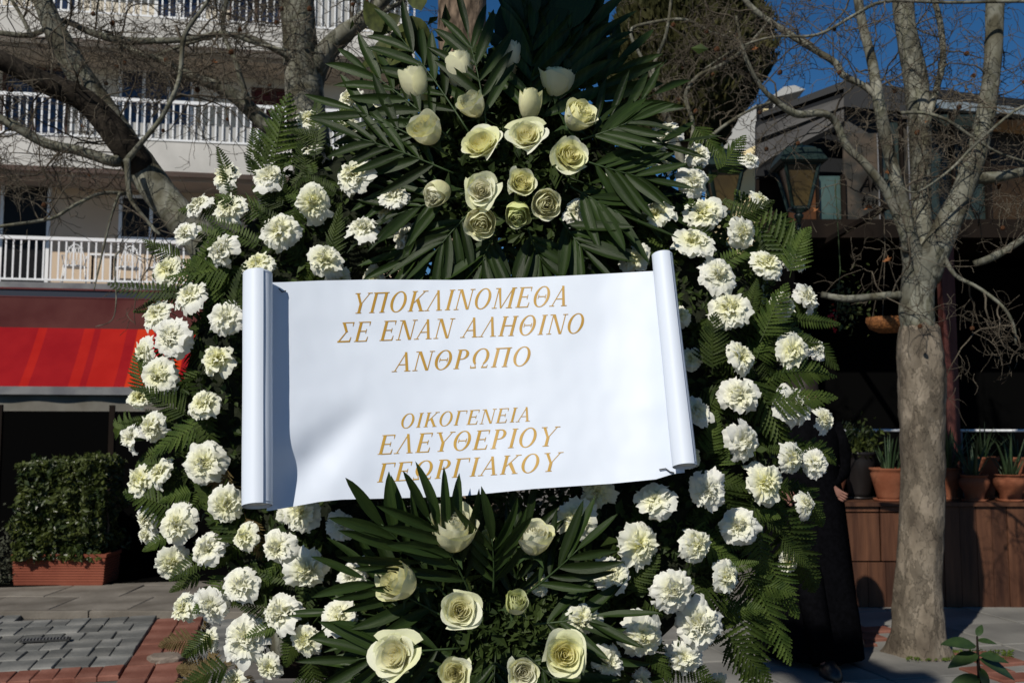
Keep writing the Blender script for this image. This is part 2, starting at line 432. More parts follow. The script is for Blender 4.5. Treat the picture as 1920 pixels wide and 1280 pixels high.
while u > -4.2:
    reds.append((u, 6.21)); u -= .115
lay('red_paver', .115, .26, M_redtile, reds, seed=4)
# raised concrete strip with edge
kb = []
u = -5.6
while u < .6: kb += [(u, 7.93), (u + .3, 8.53), (u, 9.13)]; u += .6
lay('kerb_slab', .6, .6, M_kerb, kb, h=.05, seed=5, square=True)
ke = []
u = -5.6
while u < .6: ke.append((u, 7.58)); u += .7
lay('kerb_edge', .7, .08, M_kerb, ke, h=.056, seed=6, square=True)
# right paving: large pale slabs, few red pieces
sl = []
for i in range(9):
    for k in range(6):
        sl.append((1.75 + .62 * i, 4.1 + .62 * k))
lay('stone_slab', .62, .62, M_slabstone, sl, h=.03, seed=7, gap=.012)
# drain
def grate(px, py, w, d):
    b = MB(); p = G(px, py) + Vector((0, 0, .010))
    b.box(p + Vector((0, 0, .012)), (w, d, .012), TH)
    fr = b.build('drain_grate', M_iron)
    props(fr, 'small black iron drain grate set in the grey paving', 'drain grate')
    k = MB()
    for i in range(14):
        k.box(p + U * (-w / 2 + .02 + i * (w - .04) / 13) + Vector((0, 0, .021)), (.006, d * .85, .008), TH)
    k.build('bars', M_graymetal, fr)
    return fr
grate(85, 1205, .30, .07)
# distant sky-line ground hill so that the horizon is closed
h = MB()
def hill(a, b):
    x = -400 + 800 * a
    return (x, 420 + 60 * b, (-1 + 14 * b) * (1 + .3 * math.sin(x * .02)))
h.grid(hill, 40, 4)
h.build('far_hill', mat('hill_green', (.05, .07, .03), 1, 0, c2=(.09, .1, .06), scale=.05), kind='structure')

# ================================================================== APARTMENT BUILDING (left)
FD = 20.0                      # depth of the balcony fronts at the picture's left third
A0 = P(0, 700, FD)             # a point on the balcony front plane
BT = R(10)
bu = Vector((math.cos(BT), math.sin(BT), 0)); bv = Vector((-math.sin(BT), math.cos(BT), 0))
A0.z = 0
def onwall(px, py, back=0.0):
    """point of the facade plane (pushed `back` metres inwards) behind photo pixel"""
    x = (px - 960) / FPX; z = (640 - py) / FPX
    d = Vector((x, CP - z * SP, SP + z * CP))
    o = Vector((0, 0, CAMZ))
    t = ((A0 + bv * back) - o).dot(bv) / d.dot(bv)
    return o + d * t
def fu(p): return (p - A0).dot(bu)
bld = empty('apartment_building', A0 + bu * 2, 'cream apartment building with white railed balconies rising behind the wreath at left', 'building')
def bbox(b, u0, u1, v0, v1, z0, z1):
    c = A0 + bu * (u0 + u1) / 2 + bv * (v0 + v1) / 2
    b.box((c.x, c.y, (z0 + z1) / 2), (abs(u1 - u0), abs(v1 - v0), z1 - z0), BT)
UE = fu(onwall(778, 30))       # right end of the balconies
UL_ = -9.0
WB = 1.5                        # wall behind the balcony front
z1 = onwall(0, 527).z; z2 = onwall(0, 252).z; z3 = onwall(100, 22).z
zs = [z1, z2, z3, z3 + 3.0]
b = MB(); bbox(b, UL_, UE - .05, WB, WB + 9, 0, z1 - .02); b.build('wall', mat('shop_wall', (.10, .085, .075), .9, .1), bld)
b = MB(); bbox(b, UL_, UE - .05, WB, WB + 9, z1 - .02, z2 - .3); b.build('wall', M_peach, bld)
b = MB(); bbox(b, UL_, UE - .05, WB, WB + 9, z2 - .3, z3 + 6.2); b.build('wall', M_cream, bld)
b = MB(); bbox(b, UL_ - .3, UE + .3, WB - .2, WB + 9.3, z3 + 6.2, z3 + 6.5); b.build('roof', M_slab, bld)
bal_m = MB(); bal_m.box((0, 0, 0), (.032, .02, 1)); bal_me = bal_m.mesh('baluster', M_whitemetal)
for k, z in enumerate(zs):
    th = .62 if k == 1 else (.55 if k else .12)
    zt = z
    sb = MB(); bbox(sb, UL_, UE, 0, WB, zt - th, zt)
    slab = sb.build('balcony', M_slab if k else M_graymetal, bld)
    if k:
        so = MB(); bbox(so, UL_, UE - .02, .45, WB, zt - th - .10, zt - th - .003); so.build('soffit_beam', M_soffit, slab)
    rail = MB(); rh = .95 if k != 1 else .92
    bbox(rail, UL_, UE, .03, .09, zt + rh - .07, zt + rh)
    bbox(rail, UL_, UE, .035, .075, zt + .04, zt + .08)
    rail.build('handrail', M_whitemetal, slab)
    # solid white parapet panel behind the balusters, on the middle floor from a point on
    if k == 1:
        u0 = fu(onwall(128, 230))
        pn = MB(); bbox(pn, u0, UE, .10, .14, zt, zt + .42); pn.build('parapet_panel', M_whiteplaster, slab)
    if k == 2:
        u0 = fu(onwall(590, 30))
        pn = MB(); bbox(pn, u0, fu(onwall(660, 30)), .10, .14, zt, zt + .9); pn.build('parapet_panel', M_whiteplaster, slab)
    if k < 3:
        u = fu(onwall(-60, 400)); n = 0
        uend = UE if k else fu(onwall(420, 500))
        while u < uend and n < 75:
            c = A0 + bu * u + bv * .06
            o = link('baluster', bal_me, slab, Matrix.Translation((c.x, c.y, zt + .08 + (rh - .15) / 2)) @ Matrix.Rotation(BT, 4, 'Z') @ Matrix.Diagonal((1, 1, rh - .15, 1)))
            u += .145; n += 1
# fix: baluster children are placed relative to slab origin (slab shares the building's origin)
def window(px0, py0, px1, py1, glass, back=WB, mull=1, frame_m=M_whitemetal):
    a = onwall(px0, py1, back); c = onwall(px1, py0, back)
    u0, u1 = fu(a), fu(c); zb, zt = a.z, c.z
    f = MB(); w_ = .07
    bbox(f, u0, u1, back - .06, back + .04, zt - w_, zt); bbox(f, u0, u1, back - .06, back + .04, zb, zb + w_)
    bbox(f, u0, u0 + w_, back - .06, back + .04, zb + w_, zt - w_); bbox(f, u1 - w_, u1, back - .06, back + .04, zb + w_, zt - w_)
    for i in range(mull):
        m_ = u0 + (u1 - u0) * (i + 1) / (mull + 1)
        bbox(f, m_ - .035, m_ + .035, back - .055, back + .04, zb + w_, zt - w_)
    fr = f.build('window', frame_m, bld)
    edges = [u0 + w_] + [u0 + (u1 - u0) * (i + 1) / (mull + 1) for i in range(mull)] + [u1 - w_]
    for i in range(mull + 1):
        g_ = MB(); bbox(g_, edges[i] + (.035 if i else 0), edges[i + 1] - (.035 if i < mull else 0), back - .03, back - .01, zb + w_, zt - w_)
        g_.build('pane', glass, fr)
M_brownframe = mat('brown_frame', (.07, .03, .02), .6, .3)
window(220, 135, 365, 262, M_blueglass, frame_m=M_whitemetal, mull=2)
window(0, 130, 130, 300, M_blueglass, mull=1, frame_m=M_brownframe)
window(-5, 345, 98, 545, M_darkglass, mull=0)
window(222, 370, 345, 450, M_darkglass, mull=1)
window(80, -60, 150, 30, M_blueglass, mull=0)
window(290, -60, 385, 45, M_blueglass, mull=1)
window(430, -60, 530, 60, M_blueglass, mull=1, frame_m=M_brownframe)
window(468, 170, 560, 330, mat('dark_red_door', (.08, .012, .01), .6, .3), mull=1, frame_m=M_brownframe)
window(480, 350, 560, 545, M_darkglass, mull=0)
# white garden chairs and table on the lowest balcony
def garden_chair(u, rot, label):
    base = A0 + bu * u + bv * .62; base.z = z1
    t = empty('garden_chair', base, label, 'chair', 'white ornate metal chairs on the lowest balcony')
    Rz = Matrix.Rotation(BT + rot, 3, 'Z')
    pt = lambda x, y, z: base + Rz @ Vector((x, y, 0)) + Vector((0, 0, z))
    for sx in (-1, 1):
        for sy in (-1, 1):
            b = MB(); b.tube([pt(.2 * sx, .2 * sy, .42), pt(.22 * sx, .22 * sy, .2), pt(.25 * sx, .25 * sy, 0)], .013, 6); b.build('leg', M_whitemetal, t, True)
    b = MB(); b.lathe(base + Vector((0, 0, .42)), [(0, .02), (.22, .02), (.24, .01), (.24, -.01), (0, -.01)], 20); b.build('seat', M_whitemetal, t)
    b = MB()
    arc = [pt(.2 * math.cos(a) , .2, .44 + .5 * max(0, math.sin(a))) for a in [math.pi * i / 12 for i in range(13)]]
    b.tube(arc, .014, 6)
    for i in range(-2, 3):
        b.tube([pt(i * .065 - .03, .2, .44), pt(i * .065 + .04, .2, .68), pt(i * .06 - .02, .2, .88)], .007, 5)
        b.tube([pt(i * .065 + .03, .2, .44), pt(i * .065 - .04, .2, .68), pt(i * .06 + .02, .2, .88)], .007, 5)
    b.build('backrest', M_whitemetal, t, True)
    for sx in (-1, 1):
        b = MB(); b.tube([pt(.2 * sx, .2, .68), pt(.25 * sx, 0, .66), pt(.24 * sx, -.2, .62), pt(.2 * sx, -.2, .42)], .012, 6); b.build('armrest', M_whitemetal, t, True)
garden_chair(fu(onwall(124, 520)), 0.2, 'white ornate metal chair at the left end of the balcony group above the awning')
garden_chair(fu(onwall(228, 520)), 0.0, 'white ornate metal chair right of the small table on the balcony above the awning')
garden_chair(fu(onwall(282, 520)), -.4, 'white ornate metal chair closest to the carnations on the balcony above the awning')
tb = A0 + bu * fu(onwall(175, 520)) + bv * .9; tb.z = z1
t = empty('garden_table', tb, 'small white topped table between the chairs on the balcony above the awning', 'table')
b = MB(); b.box(tb + Vector((0, 0, .72)), (.5, .4, .04), BT); b.build('tabletop', M_whitemetal, t)
for sx in (-1, 1):
    for sy in (-1, 1):
        b = MB(); b.box(tb + bu * .2 * sx + bv * .15 * sy + Vector((0, 0, .35)), (.04, .04, .7), BT); b.build('leg', M_darkwood, t)

# ------------------------------------------------------------------ red awning with cassette under the lowest balcony
AW = MB()
u0, u1 = UL_, fu(onwall(560, 600)) 
za = z1 - .14
awn = empty('cafe_awning', A0 + bu * 1 + Vector((0, 0, za - 1)), 'red and orange striped cafe awning below the first balcony', 'awning')
b = MB(); bbox(b, u0, u1, -.03, WB, z1 - .30, z1 - .125); b.build('fascia', M_navy, awn)
b = MB(); bbox(b, u0, u1, -.06, -.035, z1 - .16, z1 - .125); bbox(b, u0, u1, -.06, -.035, z1 - .32, z1 - .30); b.build('trim', mat('trim_red', (.10, .015, .015), .6, .3), awn)
pA = onwall(0, 553); pB = onwall(0, 618)
b = MB()
def hood(a, c):
    zt, zb = z1 - .33, pB.z
    u = u0 + (u1 - u0) * a
    sag = .03 * math.sin(u * 2.1) * math.sin(c * math.pi)
    p = A0 + bu * u + bv * (-.05 - .30 * c + sag); return (p.x, p.y, zt + (zb - zt) * c)
b.grid(hood, 60, 6); b.build('hood', M_maroon, awn, True)
# stripes, built as long cloth strips with different dyes
M_awr = [mat('awning_red', (.23, .004, .008), .8, .1, c2=(.27, .007, .010), scale=2, bump=.2, bscale=6),
         mat('awning_orange', (.50, .034, .007), .8, .1, c2=(.46, .026, .007), scale=2, bump=.2, bscale=6),
         mat('awning_scarlet', (.32, .008, .006), .8, .1, c2=(.36, .012, .008), scale=2, bump=.2, bscale=6)]
b = MB(); rr = random.Random(5)
zt = pB.z; zb = onwall(0, 720).z + .03
e = u0
def aw(u, c):
    p = A0 + bu * u + bv * (-.36 - 1.15 * c + .02 * math.sin(u * 3 + c * 2) * c)
    return (p.x, p.y, zt + .02 + (zb - zt - .16) * c - .05 * math.sin(c * math.pi))
while e < u1:
    w_ = rr.choice((.12, .16, .2, .34, .5)); f_ = min(u1, e + w_)
    b.mi = rr.choice((0, 1, 0, 2, 1)) if b.mi == 0 else 0
    b.grid(lambda a, c: aw(e + (f_ - e) * a, c), 3, 10)
    e = f_
b.build('striped_cloth', M_awr, awn, True)
pf = A0 + bv * -1.52
b = MB(); bbox(b, u0, u1, -1.58, -1.46, zb - .28, zb - .13); b.build('front_bar', M_graymetal, awn)
b = MB()
b.grid(lambda a, c: tuple((A0 + bu * (u0 + (u1 - u0) * a) + bv * (-1.44 + .02 * math.sin(a * 90)) + Vector((0, 0, zb - .29 - .30 * c)))), 120, 2)
b.build('valance', M_valance, awn, True)
for u in [u1 - .3]:
    if u < u1:
        b = MB(); p = A0 + bu * u
        b.bar(p + bv * -.1 + Vector((0, 0, z1 - .5)), p + bv * -1.45 + Vector((0, 0, zb - .17)), .05); b.build('arm', M_graymetal, awn)
# faint white lettering ghost on the cloth
# black panels put where the cafe terrace lies in deep shade
scr = empty('terrace_shade_panels', UV(-3.2, 10.3), 'black panels standing in for the deep shade of the cafe terrace behind the box hedge', 'screen')
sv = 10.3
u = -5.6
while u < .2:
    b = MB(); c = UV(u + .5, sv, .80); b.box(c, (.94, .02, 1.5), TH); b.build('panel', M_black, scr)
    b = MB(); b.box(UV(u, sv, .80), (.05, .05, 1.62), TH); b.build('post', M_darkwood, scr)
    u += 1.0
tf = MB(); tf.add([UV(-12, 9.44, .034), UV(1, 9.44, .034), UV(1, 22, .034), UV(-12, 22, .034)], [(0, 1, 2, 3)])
tf.build('terrace_floor', M_black, kind='structure')  # black floor, the awning's shade put into its colour

# ================================================================== HEDGE IN TERRACOTTA TROUGH
def leaf_cloud(b, pts, size, rg, out=None, ratio=.5):
    for p in pts:
        s_ = size * rg.uniform(.6, 1.3)
        d = Vector((rg.gauss(0, 1), rg.gauss(0, 1), rg.gauss(0, 1)))
        if out is not None: d = d * .7 + out(p)
        n_ = d.normalized(); a = n_.orthogonal().normalized(); a = Quaternion(n_, rg.uniform(0, 6.28)) @ a; c = n_.cross(a)
        q = n_ * s_ * .18
        b.add([p - a * s_, p - c * s_ * ratio - a * .1 * s_ + q, p + a * s_, p + c * s_ * ratio - a * .1 * s_ + q, ], [(0, 1, 2), (0, 2, 3)])
hg0 = G(108, 1104)
hc = Vector((hg0.x, hg0.y + .17, .03))
hedge = empty('potted_hedge', hc, 'clipped green hedge growing in a ribbed red terracotta trough on the left', 'potted hedge')
b = MB(); W_, D_, H_ = .80, .34, .27
prof = [(.96, 0), (.97, .02)]
nr = 9
for i in range(nr):
    z0 = .03 + i * (H_ - .07) / nr
    prof += [(.965 + .03 * i / nr, z0), (.985 + .03 * i / nr, z0 + .006), (.985 + .03 * i / nr, z0 + .014), (.965 + .03 * i / nr, z0 + .020)]
prof += [(1.0, H_ - .035), (1.03, H_ - .03), (1.04, H_), (.98, H_), (.97, H_ - .06)]
vs = []; fs = []
for s_, z in prof:
    for (x, y) in ((-1, -1), (1, -1), (1, 1), (-1, 1)):
        p = hc + Vector((x * W_ / 2 * s_, y * D_ / 2 * s_, z)); vs.append(p)
for i in range(len(prof) - 1):
    for j in range(4): fs.append((i * 4 + j, i * 4 + (j + 1) % 4, (i + 1) * 4 + (j + 1) % 4, (i + 1) * 4 + j))
fs.append((0, 3, 2, 1)); n_ = (len(prof) - 1) * 4; fs.append((n_, n_ + 1, n_ + 2, n_ + 3))
b.add(vs, fs); b.build('trough', M_terrared, hedge)
b = MB(); rg = random.Random(11)
pts = []
for i in range(9500):
    x = rg.uniform(-1, 1); y = rg.uniform(-1, 1); z = rg.uniform(0, 1)
    k = rg.choice((0, 0, 1, 2, 3))
    if k == 0: y = -1 + rg.random() * .25
    elif k == 1: x = rg.choice((-1, 1)) * (1 - rg.random() * .12)
    elif k == 2: z = 1 - rg.random() * .1
    q = Vector((x * .375, y * .22, z * .86))
    n3 = noise.noise(q * 5) * .09 + noise.noise(q * 15) * .05
    q += Vector((x * n3, y * n3 * 1.5, n3 * (1 if z > .8 else 0)))
    pts.append(hc + Vector((0, 0, .22)) + q)
leaf_cloud(b, pts, .031, rg, lambda p: Vector((0, -.5, .5)))
b.build('hedge_foliage', M_hedge, hedge, kind='stuff')
b = MB()
for i in range(7):
    x = (i - 3) * .11; p = hc + Vector((x, 0, .2))
    b = MB(); b.tube([p, p + Vector((.02, .01, .3)), p + Vector((-.02, 0, .65))], [.014, .010, .006], 6); b.build('stem', M_twig, hedge)
# a wire plant at far left next to it (grey dry shrub)
gs = G(-5, 1100); b = MB(); rg = random.Random(4)
pts = [gs + Vector((rg.gauss(0, .1), rg.gauss(0, .1), abs(rg.gauss(.2, .15)))) for _ in range(900)]
leaf_cloud(b, pts, .02, rg)
props(b.build('grey_shrub', mat('grey_shrub', (.06, .065, .045), .8, .1)), 'low grey shrub at the left edge beside the terracotta trough', 'shrub')
# ================================================================== TREES
BALL = None
def ball_mesh():
    global BALL
    if BALL is None:
        b = MB(); rr = random.Random(2)
        n = 9; 
        prof = [(math.sin(math.pi * i / 7) * 1.0, -math.cos(math.pi * i / 7)) for i in range(8)]
        b.lathe((0, 0, 0), prof, n)
        b.v = [tuple(q * rr.uniform(.88, 1.1) for q in v) for v in b.v]
        BALL = b.mesh('seed_ball', M_ball)
    return BALL
def dryleaf_mesh():
    b = MB(); pts = []
    for i in range(15):
        a = math.pi * (-.15 + 1.3 * i / 14); r_ = 1.0 if i % 3 == 1 else .55
        pts.append((r_ * math.cos(a), r_ * math.sin(a), .35 * abs(math.cos(a * 2)) ))
    b.add([(0, 0, 0)] + pts, [(0, i + 1, i + 2) for i in range(14)])
    return b.mesh('dry_leaf', M_dryleaf)
DRYLEAF = dryleaf_mesh()
def walk(rg, p, d, L, r0, n, wob, grav):
    pts = [(p.copy(), r0)]; d = d.normalized(); zig = 1
    for i in range(n):
        k = Vector((rg.gauss(0, 1), rg.gauss(0, 1), rg.gauss(0, 1))) * wob
        d = (d + k + Vector((0, 0, grav))).normalized()
        p = p + d * (L / n) * rg.uniform(.75, 1.25)
        pts.append((p.copy(), r0 * (1 - .62 * (i + 1) / n)))
    return pts
def twigs(b, rg, line, n, L, lvl, tips, rmin=.0016, tmin=.1, bias=None, flat=.55):
    """side branches from a line of (point, radius)"""
    N = len(line)
    for _ in range(n):
        t = rg.uniform(tmin, 1.0); i = min(N - 2, int(t * (N - 1))); f = t * (N - 1) - i
        p = line[i][0].lerp(line[i + 1][0], f); r_ = line[i][1]
        ax = (line[i + 1][0] - line[i][0]).normalized()
        d = Vector((rg.gauss(0, 1), rg.gauss(0, 1) * flat, rg.gauss(0, 1)))
        d = d - ax * d.dot(ax) * .8; d.normalize()
        d = (d + ax * rg.uniform(.2, .8) + (bias or Vector((0, 0, .15)))).normalized()
        l_ = L * rg.uniform(.5, 1.25)
        rr = max(rmin, min(r_ * .55, l_ * .0105))
        w = walk(rg, p, d, l_, rr, max(5, int(l_ / .055)), .30, rg.choice((-.06, 0, .05)))
        b.tube([q[0] for q in w], [max(rmin * .7, q[1]) for q in w], 5 if lvl > 1 else 3, cap=False)
        if lvl > 0: twigs(b, rg, w, int(rg.uniform(3.5, 6.5)), L * .5, lvl - 1, tips, rmin, .2, None, flat)
        else: tips.append(w[-1][0])
def tree(name, label, limbs, Y, seed, ntw, Ltw, bark=M_bark, base=None, cat='tree', group=None, nballs=8, nleaves=5, lvl=2, skip=(), extra=None, rmin=.0024, bias=None, rmul=1.0, darks=()):
    """limbs: list of lists (px, py, width px [, depth offset]); the first is the trunk"""
    rg = random.Random(seed)
    p0 = base if base is not None else G(limbs[0][0][0], limbs[0][0][1])
    t = empty(name, p0, label, cat, group)
    tips = []; lines = []
    for k, lm in enumerate(limbs):
        ln = []
        for q in lm:
            yy = Y + (q[3] if len(q) > 3 else 0)
            ln.append((P(q[0], q[1], yy), q[2] / 2 / FPX * yy * rmul))
        if k == 0 and base is not None: ln = [(base.copy(), ln[0][1] * 1.35)] + ln
        ln = smoothline(ln, 6 if k == 0 else 4)
        b = MB(); n = 18 if ln[0][1] > .05 else (10 if ln[0][1] > .02 else 7)
        pts = [q[0] for q in ln]; rad = [q[1] for q in ln]
        b.tube(pts, rad, n)
        amp = .07
        # lumpy cross-sections
        c_i = 0
        for i in range(len(pts)):
            for j in range(n):
                v = Vector(b.v[i * n + j]); dd = v - pts[i]
                s_ = 1 + amp * 2 * noise.noise(v * 4 + Vector((seed, 0, 0))) + amp * .8 * noise.noise(v * 13)
                b.v[i * n + j] = tuple(pts[i] + dd * s_)
        b.build('trunk' if k == 0 else 'limb', M_shadebark if k in darks else bark, t, True)
        lines.append(ln)
    tw = MB()
    for k, ln in enumerate(lines):
        if k in skip: continue
        L = sum((ln[i + 1][0] - ln[i][0]).length for i in range(len(ln) - 1))
        m = max(1, int(ntw * L)); 
        if k == 0: m = int(m * .35)
        twigs(tw, rg, ln, m, Ltw, lvl, tips, rmin, .35 if k == 0 else .26, bias)
    tw.build('twigs', M_twig, t, True, kind='stuff')
    rg.shuffle(tips)
    for p in tips[:nballs]:
        s_ = rg.uniform(.012, .019)
        st = MB(); st.tube([p, p + Vector((.01, 0, -.04)), p + Vector((0, 0, -.09))], .0015, 4)
        so = st.build('seed_stalk', M_twig, t)
        link('seed_ball', ball_mesh(), so, Matrix.Translation(p + Vector((0, 0, -.09 - s_))) @ Matrix.Scale(s_, 4))
    for p in tips[nballs:nballs + nleaves]:
        M = Matrix.Translation(p) @ Matrix.Rotation(rg.uniform(0, 6), 4, 'Z') @ Matrix.Rotation(rg.uniform(1, 2.2), 4, 'X') @ Matrix.Scale(rg.uniform(.02, .035), 4)
        link('dry_leaf', DRYLEAF, t, M)
    return t
# left plane tree, leaning trunk with heavy dark limb
tree('plane_tree', 'bare plane tree leaning up to the left in front of the balconies, heaviest dark limb', [
    [(520, 800, 92), (470, 640, 88), (400, 480, 82), (330, 400, 76), (268, 318, 68), (215, 240, 62), (165, 165, 58), (120, 90, 50), (88, 20, 44), (60, -60, 40), (20, -240, 32), (-40, -500, 20)],
    [(268, 318, 60, -.02), (222, 258, 60, -.12), (160, 190, 52, -.2), (90, 158, 46, -.3), (20, 122, 42, -.4), (-70, 80, 38, -.5), (-220, 0, 24, -.7)],
    [(225, 300, 28, -.1), (208, 302, 24, -.15), (144, 282, 22, -.2), (84, 268, 22, -.25), (20, 232, 20, -.3), (-50, 205, 18, -.3), (-160, 190, 12, -.4)],
    [(235, 305, 15, -.15), (270, 262, 11, -.2), (300, 225, 10, -.25), (322, 185, 10, -.3), (338, 140, 10, -.3), (346, 67, 10, -.3), (388, 5, 8, -.3), (420, -60, 7, -.3)],
    [(0, 62, 12, .2), (60, 66, 13, .2), (118, 40, 14, .25), (168, 60, 16, .3), (228, 76, 18, .3), (290, 77, 14, .3), (353, 74, 12, .3), (420, 62, 10, .3), (480, 82, 9, .3), (540, 95, 6, .3)],
    [(235, 363, 9, -.2), (188, 363, 8, -.3), (134, 388, 8, -.3), (95, 410, 8, -.35), (0, 424, 7, -.4), (-60, 430, 5, -.4)],
    [(238, 300, 14, -.2), (240, 340, 12, -.25), (246, 375, 10, -.28), (285, 425, 8, -.3), (300, 440, 6, -.3)],
    [(60, 70, 10, -.1), (40, 30, 8, -.1), (10, -20, 7, -.1)],
    [(226, 360, 7, -.3), (215, 385, 6, -.32), (200, 440, 5, -.35), (186, 500, 4, -.35), (176, 545, 2.4, -.35)],
    [(224, 470, 4, -.3), (215, 490, 4, -.32), (218, 560, 3, -.33), (210, 600, 2, -.35), (180, 612, 1.6, -.35)],
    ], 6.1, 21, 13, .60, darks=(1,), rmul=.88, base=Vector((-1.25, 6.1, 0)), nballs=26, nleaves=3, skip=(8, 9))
tree('plane_tree', 'bare plane tree with pale upright trunk forking behind the left top of the wreath', [
    [(600, 700, 88), (585, 300, 76), (572, 190, 72), (565, 90, 70), (556, 0, 64), (548, -120, 56), (540, -300, 40)],
    [(585, 130, 46), (612, 92, 40), (640, 66, 34), (672, 44, 30), (712, 8, 26), (760, -50, 22), (840, -160, 14)],
    [(592, 175, 24, .1), (610, 120, 20, .15), (650, 75, 16, .2), (690, 40, 12, .2), (760, 0, 10, .2)],
    [(545, 265, 36, -.05), (500, 235, 32, -.1), (468, 205, 28, -.15), (437, 179, 26, -.2), (403, 161, 22, -.25), (353, 141, 19, -.3), (300, 112, 14, -.3), (250, 96, 10, -.3), (200, 60, 8, -.3)],
    [(548, 110, 13, -.1), (500, 85, 12, -.2), (460, 68, 11, -.25), (410, 66, 10, -.3), (370, 76, 8, -.3), (290, 105, 6, -.3)],
    [(470, 205, 12, -.2), (455, 160, 11, -.25), (440, 110, 10, -.3), (418, 60, 9, -.3), (425, 0, 8, -.3), (440, -60, 6, -.3)],
    ], 7.0, 33, 8.5, .6, base=Vector((-1.3, 7.0, 0)), nballs=12, nleaves=2)
tree('old_tree', 'thick rough brown trunk rising straight behind the top of the wreath', [
    [(885, 700, 120), (874, 300, 104), (868, 100, 96), (864, 0, 92), (862, -200, 86), (860, -500, 70)],
    [(862, -180, 50), (930, -330, 36), (1010, -520, 22)], [(862, -220, 46), (760, -360, 34), (700, -540, 20)],
    ], 6.4, 44, 1.0, .5, bark=M_brownbark, base=Vector((-.28, 6.4, 0)), nballs=0, nleaves=0, skip=(0,))
# right plane tree
tree('plane_tree', 'bare plane tree with flaking trunk standing before the wooden planter on the right', [
    [(1727, 1175, 70), (1724, 1090, 68), (1727, 1000, 62), (1730, 900, 62), (1728, 780, 62), (1727, 700, 62), (1724, 640, 66), (1719, 590, 64), (1720, 545, 64), (1733, 490, 74)],
    [(1730, 520, 66), (1752, 470, 60), (1786, 405, 50), (1808, 352, 44), (1832, 285, 40), (1850, 205, 36), (1862, 110, 35), (1866, 0, 37), (1870, -150, 32), (1880, -400, 20)],
    [(1726, 530, 56), (1712, 480, 44), (1698, 420, 34), (1688, 370, 28), (1668, 290, 26), (1650, 205, 23), (1636, 120, 22), (1618, 50, 19), (1604, -30, 16), (1590, -140, 12)],
    [(1822, 335, 26), (1862, 333, 23), (1905, 325, 21), (1960, 318, 19), (2080, 300, 12)],
    [(1712, 556, 18), (1680, 553, 16), (1640, 556, 15), (1585, 560, 14), (1540, 552, 13)],
    [(1700, 470, 18, -.05), (1690, 430, 16, -.1), (1662, 360, 18, -.15), (1620, 306, 17, -.2), (1588, 275, 16, -.2), (1566, 228, 16, -.2), (1540, 212, 15, -.25), (1497, 215, 15, -.25), (1462, 196, 13, -.3), (1425, 160, 10, -.35), (1395, 100, 8, -.4), (1380, 30, 6, -.4)],
    [(1655, 200, 12), (1625, 165, 13), (1581, 141, 14), (1566, 118, 14), (1524, 92, 13), (1467, 56, 13), (1413, 18, 12), (1370, -30, 9), (1300, -80, 6)],
    [(1735, 500, 38, .15), (1728, 400, 38, .3), (1726, 290, 42, .35), (1722, 190, 46, .4), (1712, 120, 46, .4), (1700, 60, 44, .4), (1692, 0, 42, .4), (1684, -110, 36, .4), (1680, -300, 24, .4)],
    [(1735, 240, 16, .3), (1755, 170, 14, .35), (1768, 110, 13, .4), (1762, 40, 12, .4), (1745, -20, 10, .4)],
    [(1765, 470, 10, -.05), (1790, 515, 9, -.1), (1835, 540, 8, -.1), (1880, 575, 7, -.12), (1900, 610, 6, -.12), (1905, 645, 4, -.12)],
    [(1826, 495, 14, -.1), (1855, 485, 15, -.12), (1890, 466, 15, -.12), (1950, 430, 12, -.15), (2050, 380, 8, -.2)],
    [(2060, 10, 7, -.2), (1918, 3, 7, -.2), (1780, 5, 7, -.2), (1660, 3, 7, -.2), (1600, 30, 6.5, -.25), (1531, 66, 6, -.3), (1447, 70, 5, -.3), (1380, 92, 4, -.3), (1320, 130, 2.4, -.3)],
    [(2040, 60, 6, -.3), (1960, 175, 6, -.3), (1900, 210, 6, -.3), (1830, 270, 6, -.3), (1780, 320, 5, -.3), (1720, 360, 4, -.3), (1690, 350, 2.6, -.3)],
    [(1690, 212, 7, -.1), (1730, 212, 7, -.1), (1775, 225, 7, -.12), (1830, 262, 6, -.12), (1880, 290, 5, -.12), (1950, 310, 3, -.12)],
    ], 6.25, 57, 6.5, .55, rmul=.94, base=G(1727, 1222), nballs=26, nleaves=10, skip=(0,))
# old bark shell around the lower trunk
tr = bpy.data.objects.get('plane_tree.002')
ts = G(1727, 1222)
ln = [(G(1727, 1226), .15)] + [(P(q[0], q[1], 6.25), q[2] / 2 / FPX * 6.25 * .93 + .005) for q in
     [(1727, 1180, 100), (1724, 1090, 88), (1727, 1000, 82), (1730, 900, 80), (1728, 780, 83), (1727, 700, 88), (1724, 650, 84), (1723, 612, 74)]]
ln = smoothline(ln, 10)
b = MB(); n = 28
b.tube([q[0] for q in ln], [q[1] for q in ln], n, cap=False)
for i, q in enumerate(ln):
    for j in range(n):
        v = Vector(b.v[i * n + j]); dd = v - q[0]
        a = math.atan2(dd.y, dd.x)
        rid = .06 * math.sin(a * 3 + v.z * 1.3) + .04 * math.sin(a * 7 - v.z * 2.5) + .05 * noise.noise(v * 7)
        s_ = 1 + rid + .12 * noise.noise(Vector((math.cos(a) * 1.5, math.sin(a) * 1.5, v.z * 1.6))) + .05 * noise.noise(v * 16)
        if i == len(ln) - 1: v.z += .045 * noise.noise(Vector((math.cos(a) * 3, math.sin(a) * 3, 4))); dd = Vector((dd.x, dd.y, v.z - q[0].z))
        flare = 1 + .45 * max(0, 1 - v.z / .16) ** 2
        b.v[i * n + j] = tuple(q[0] + dd * s_ * flare)
b.build('old_bark', M_oldbark, tr, True)
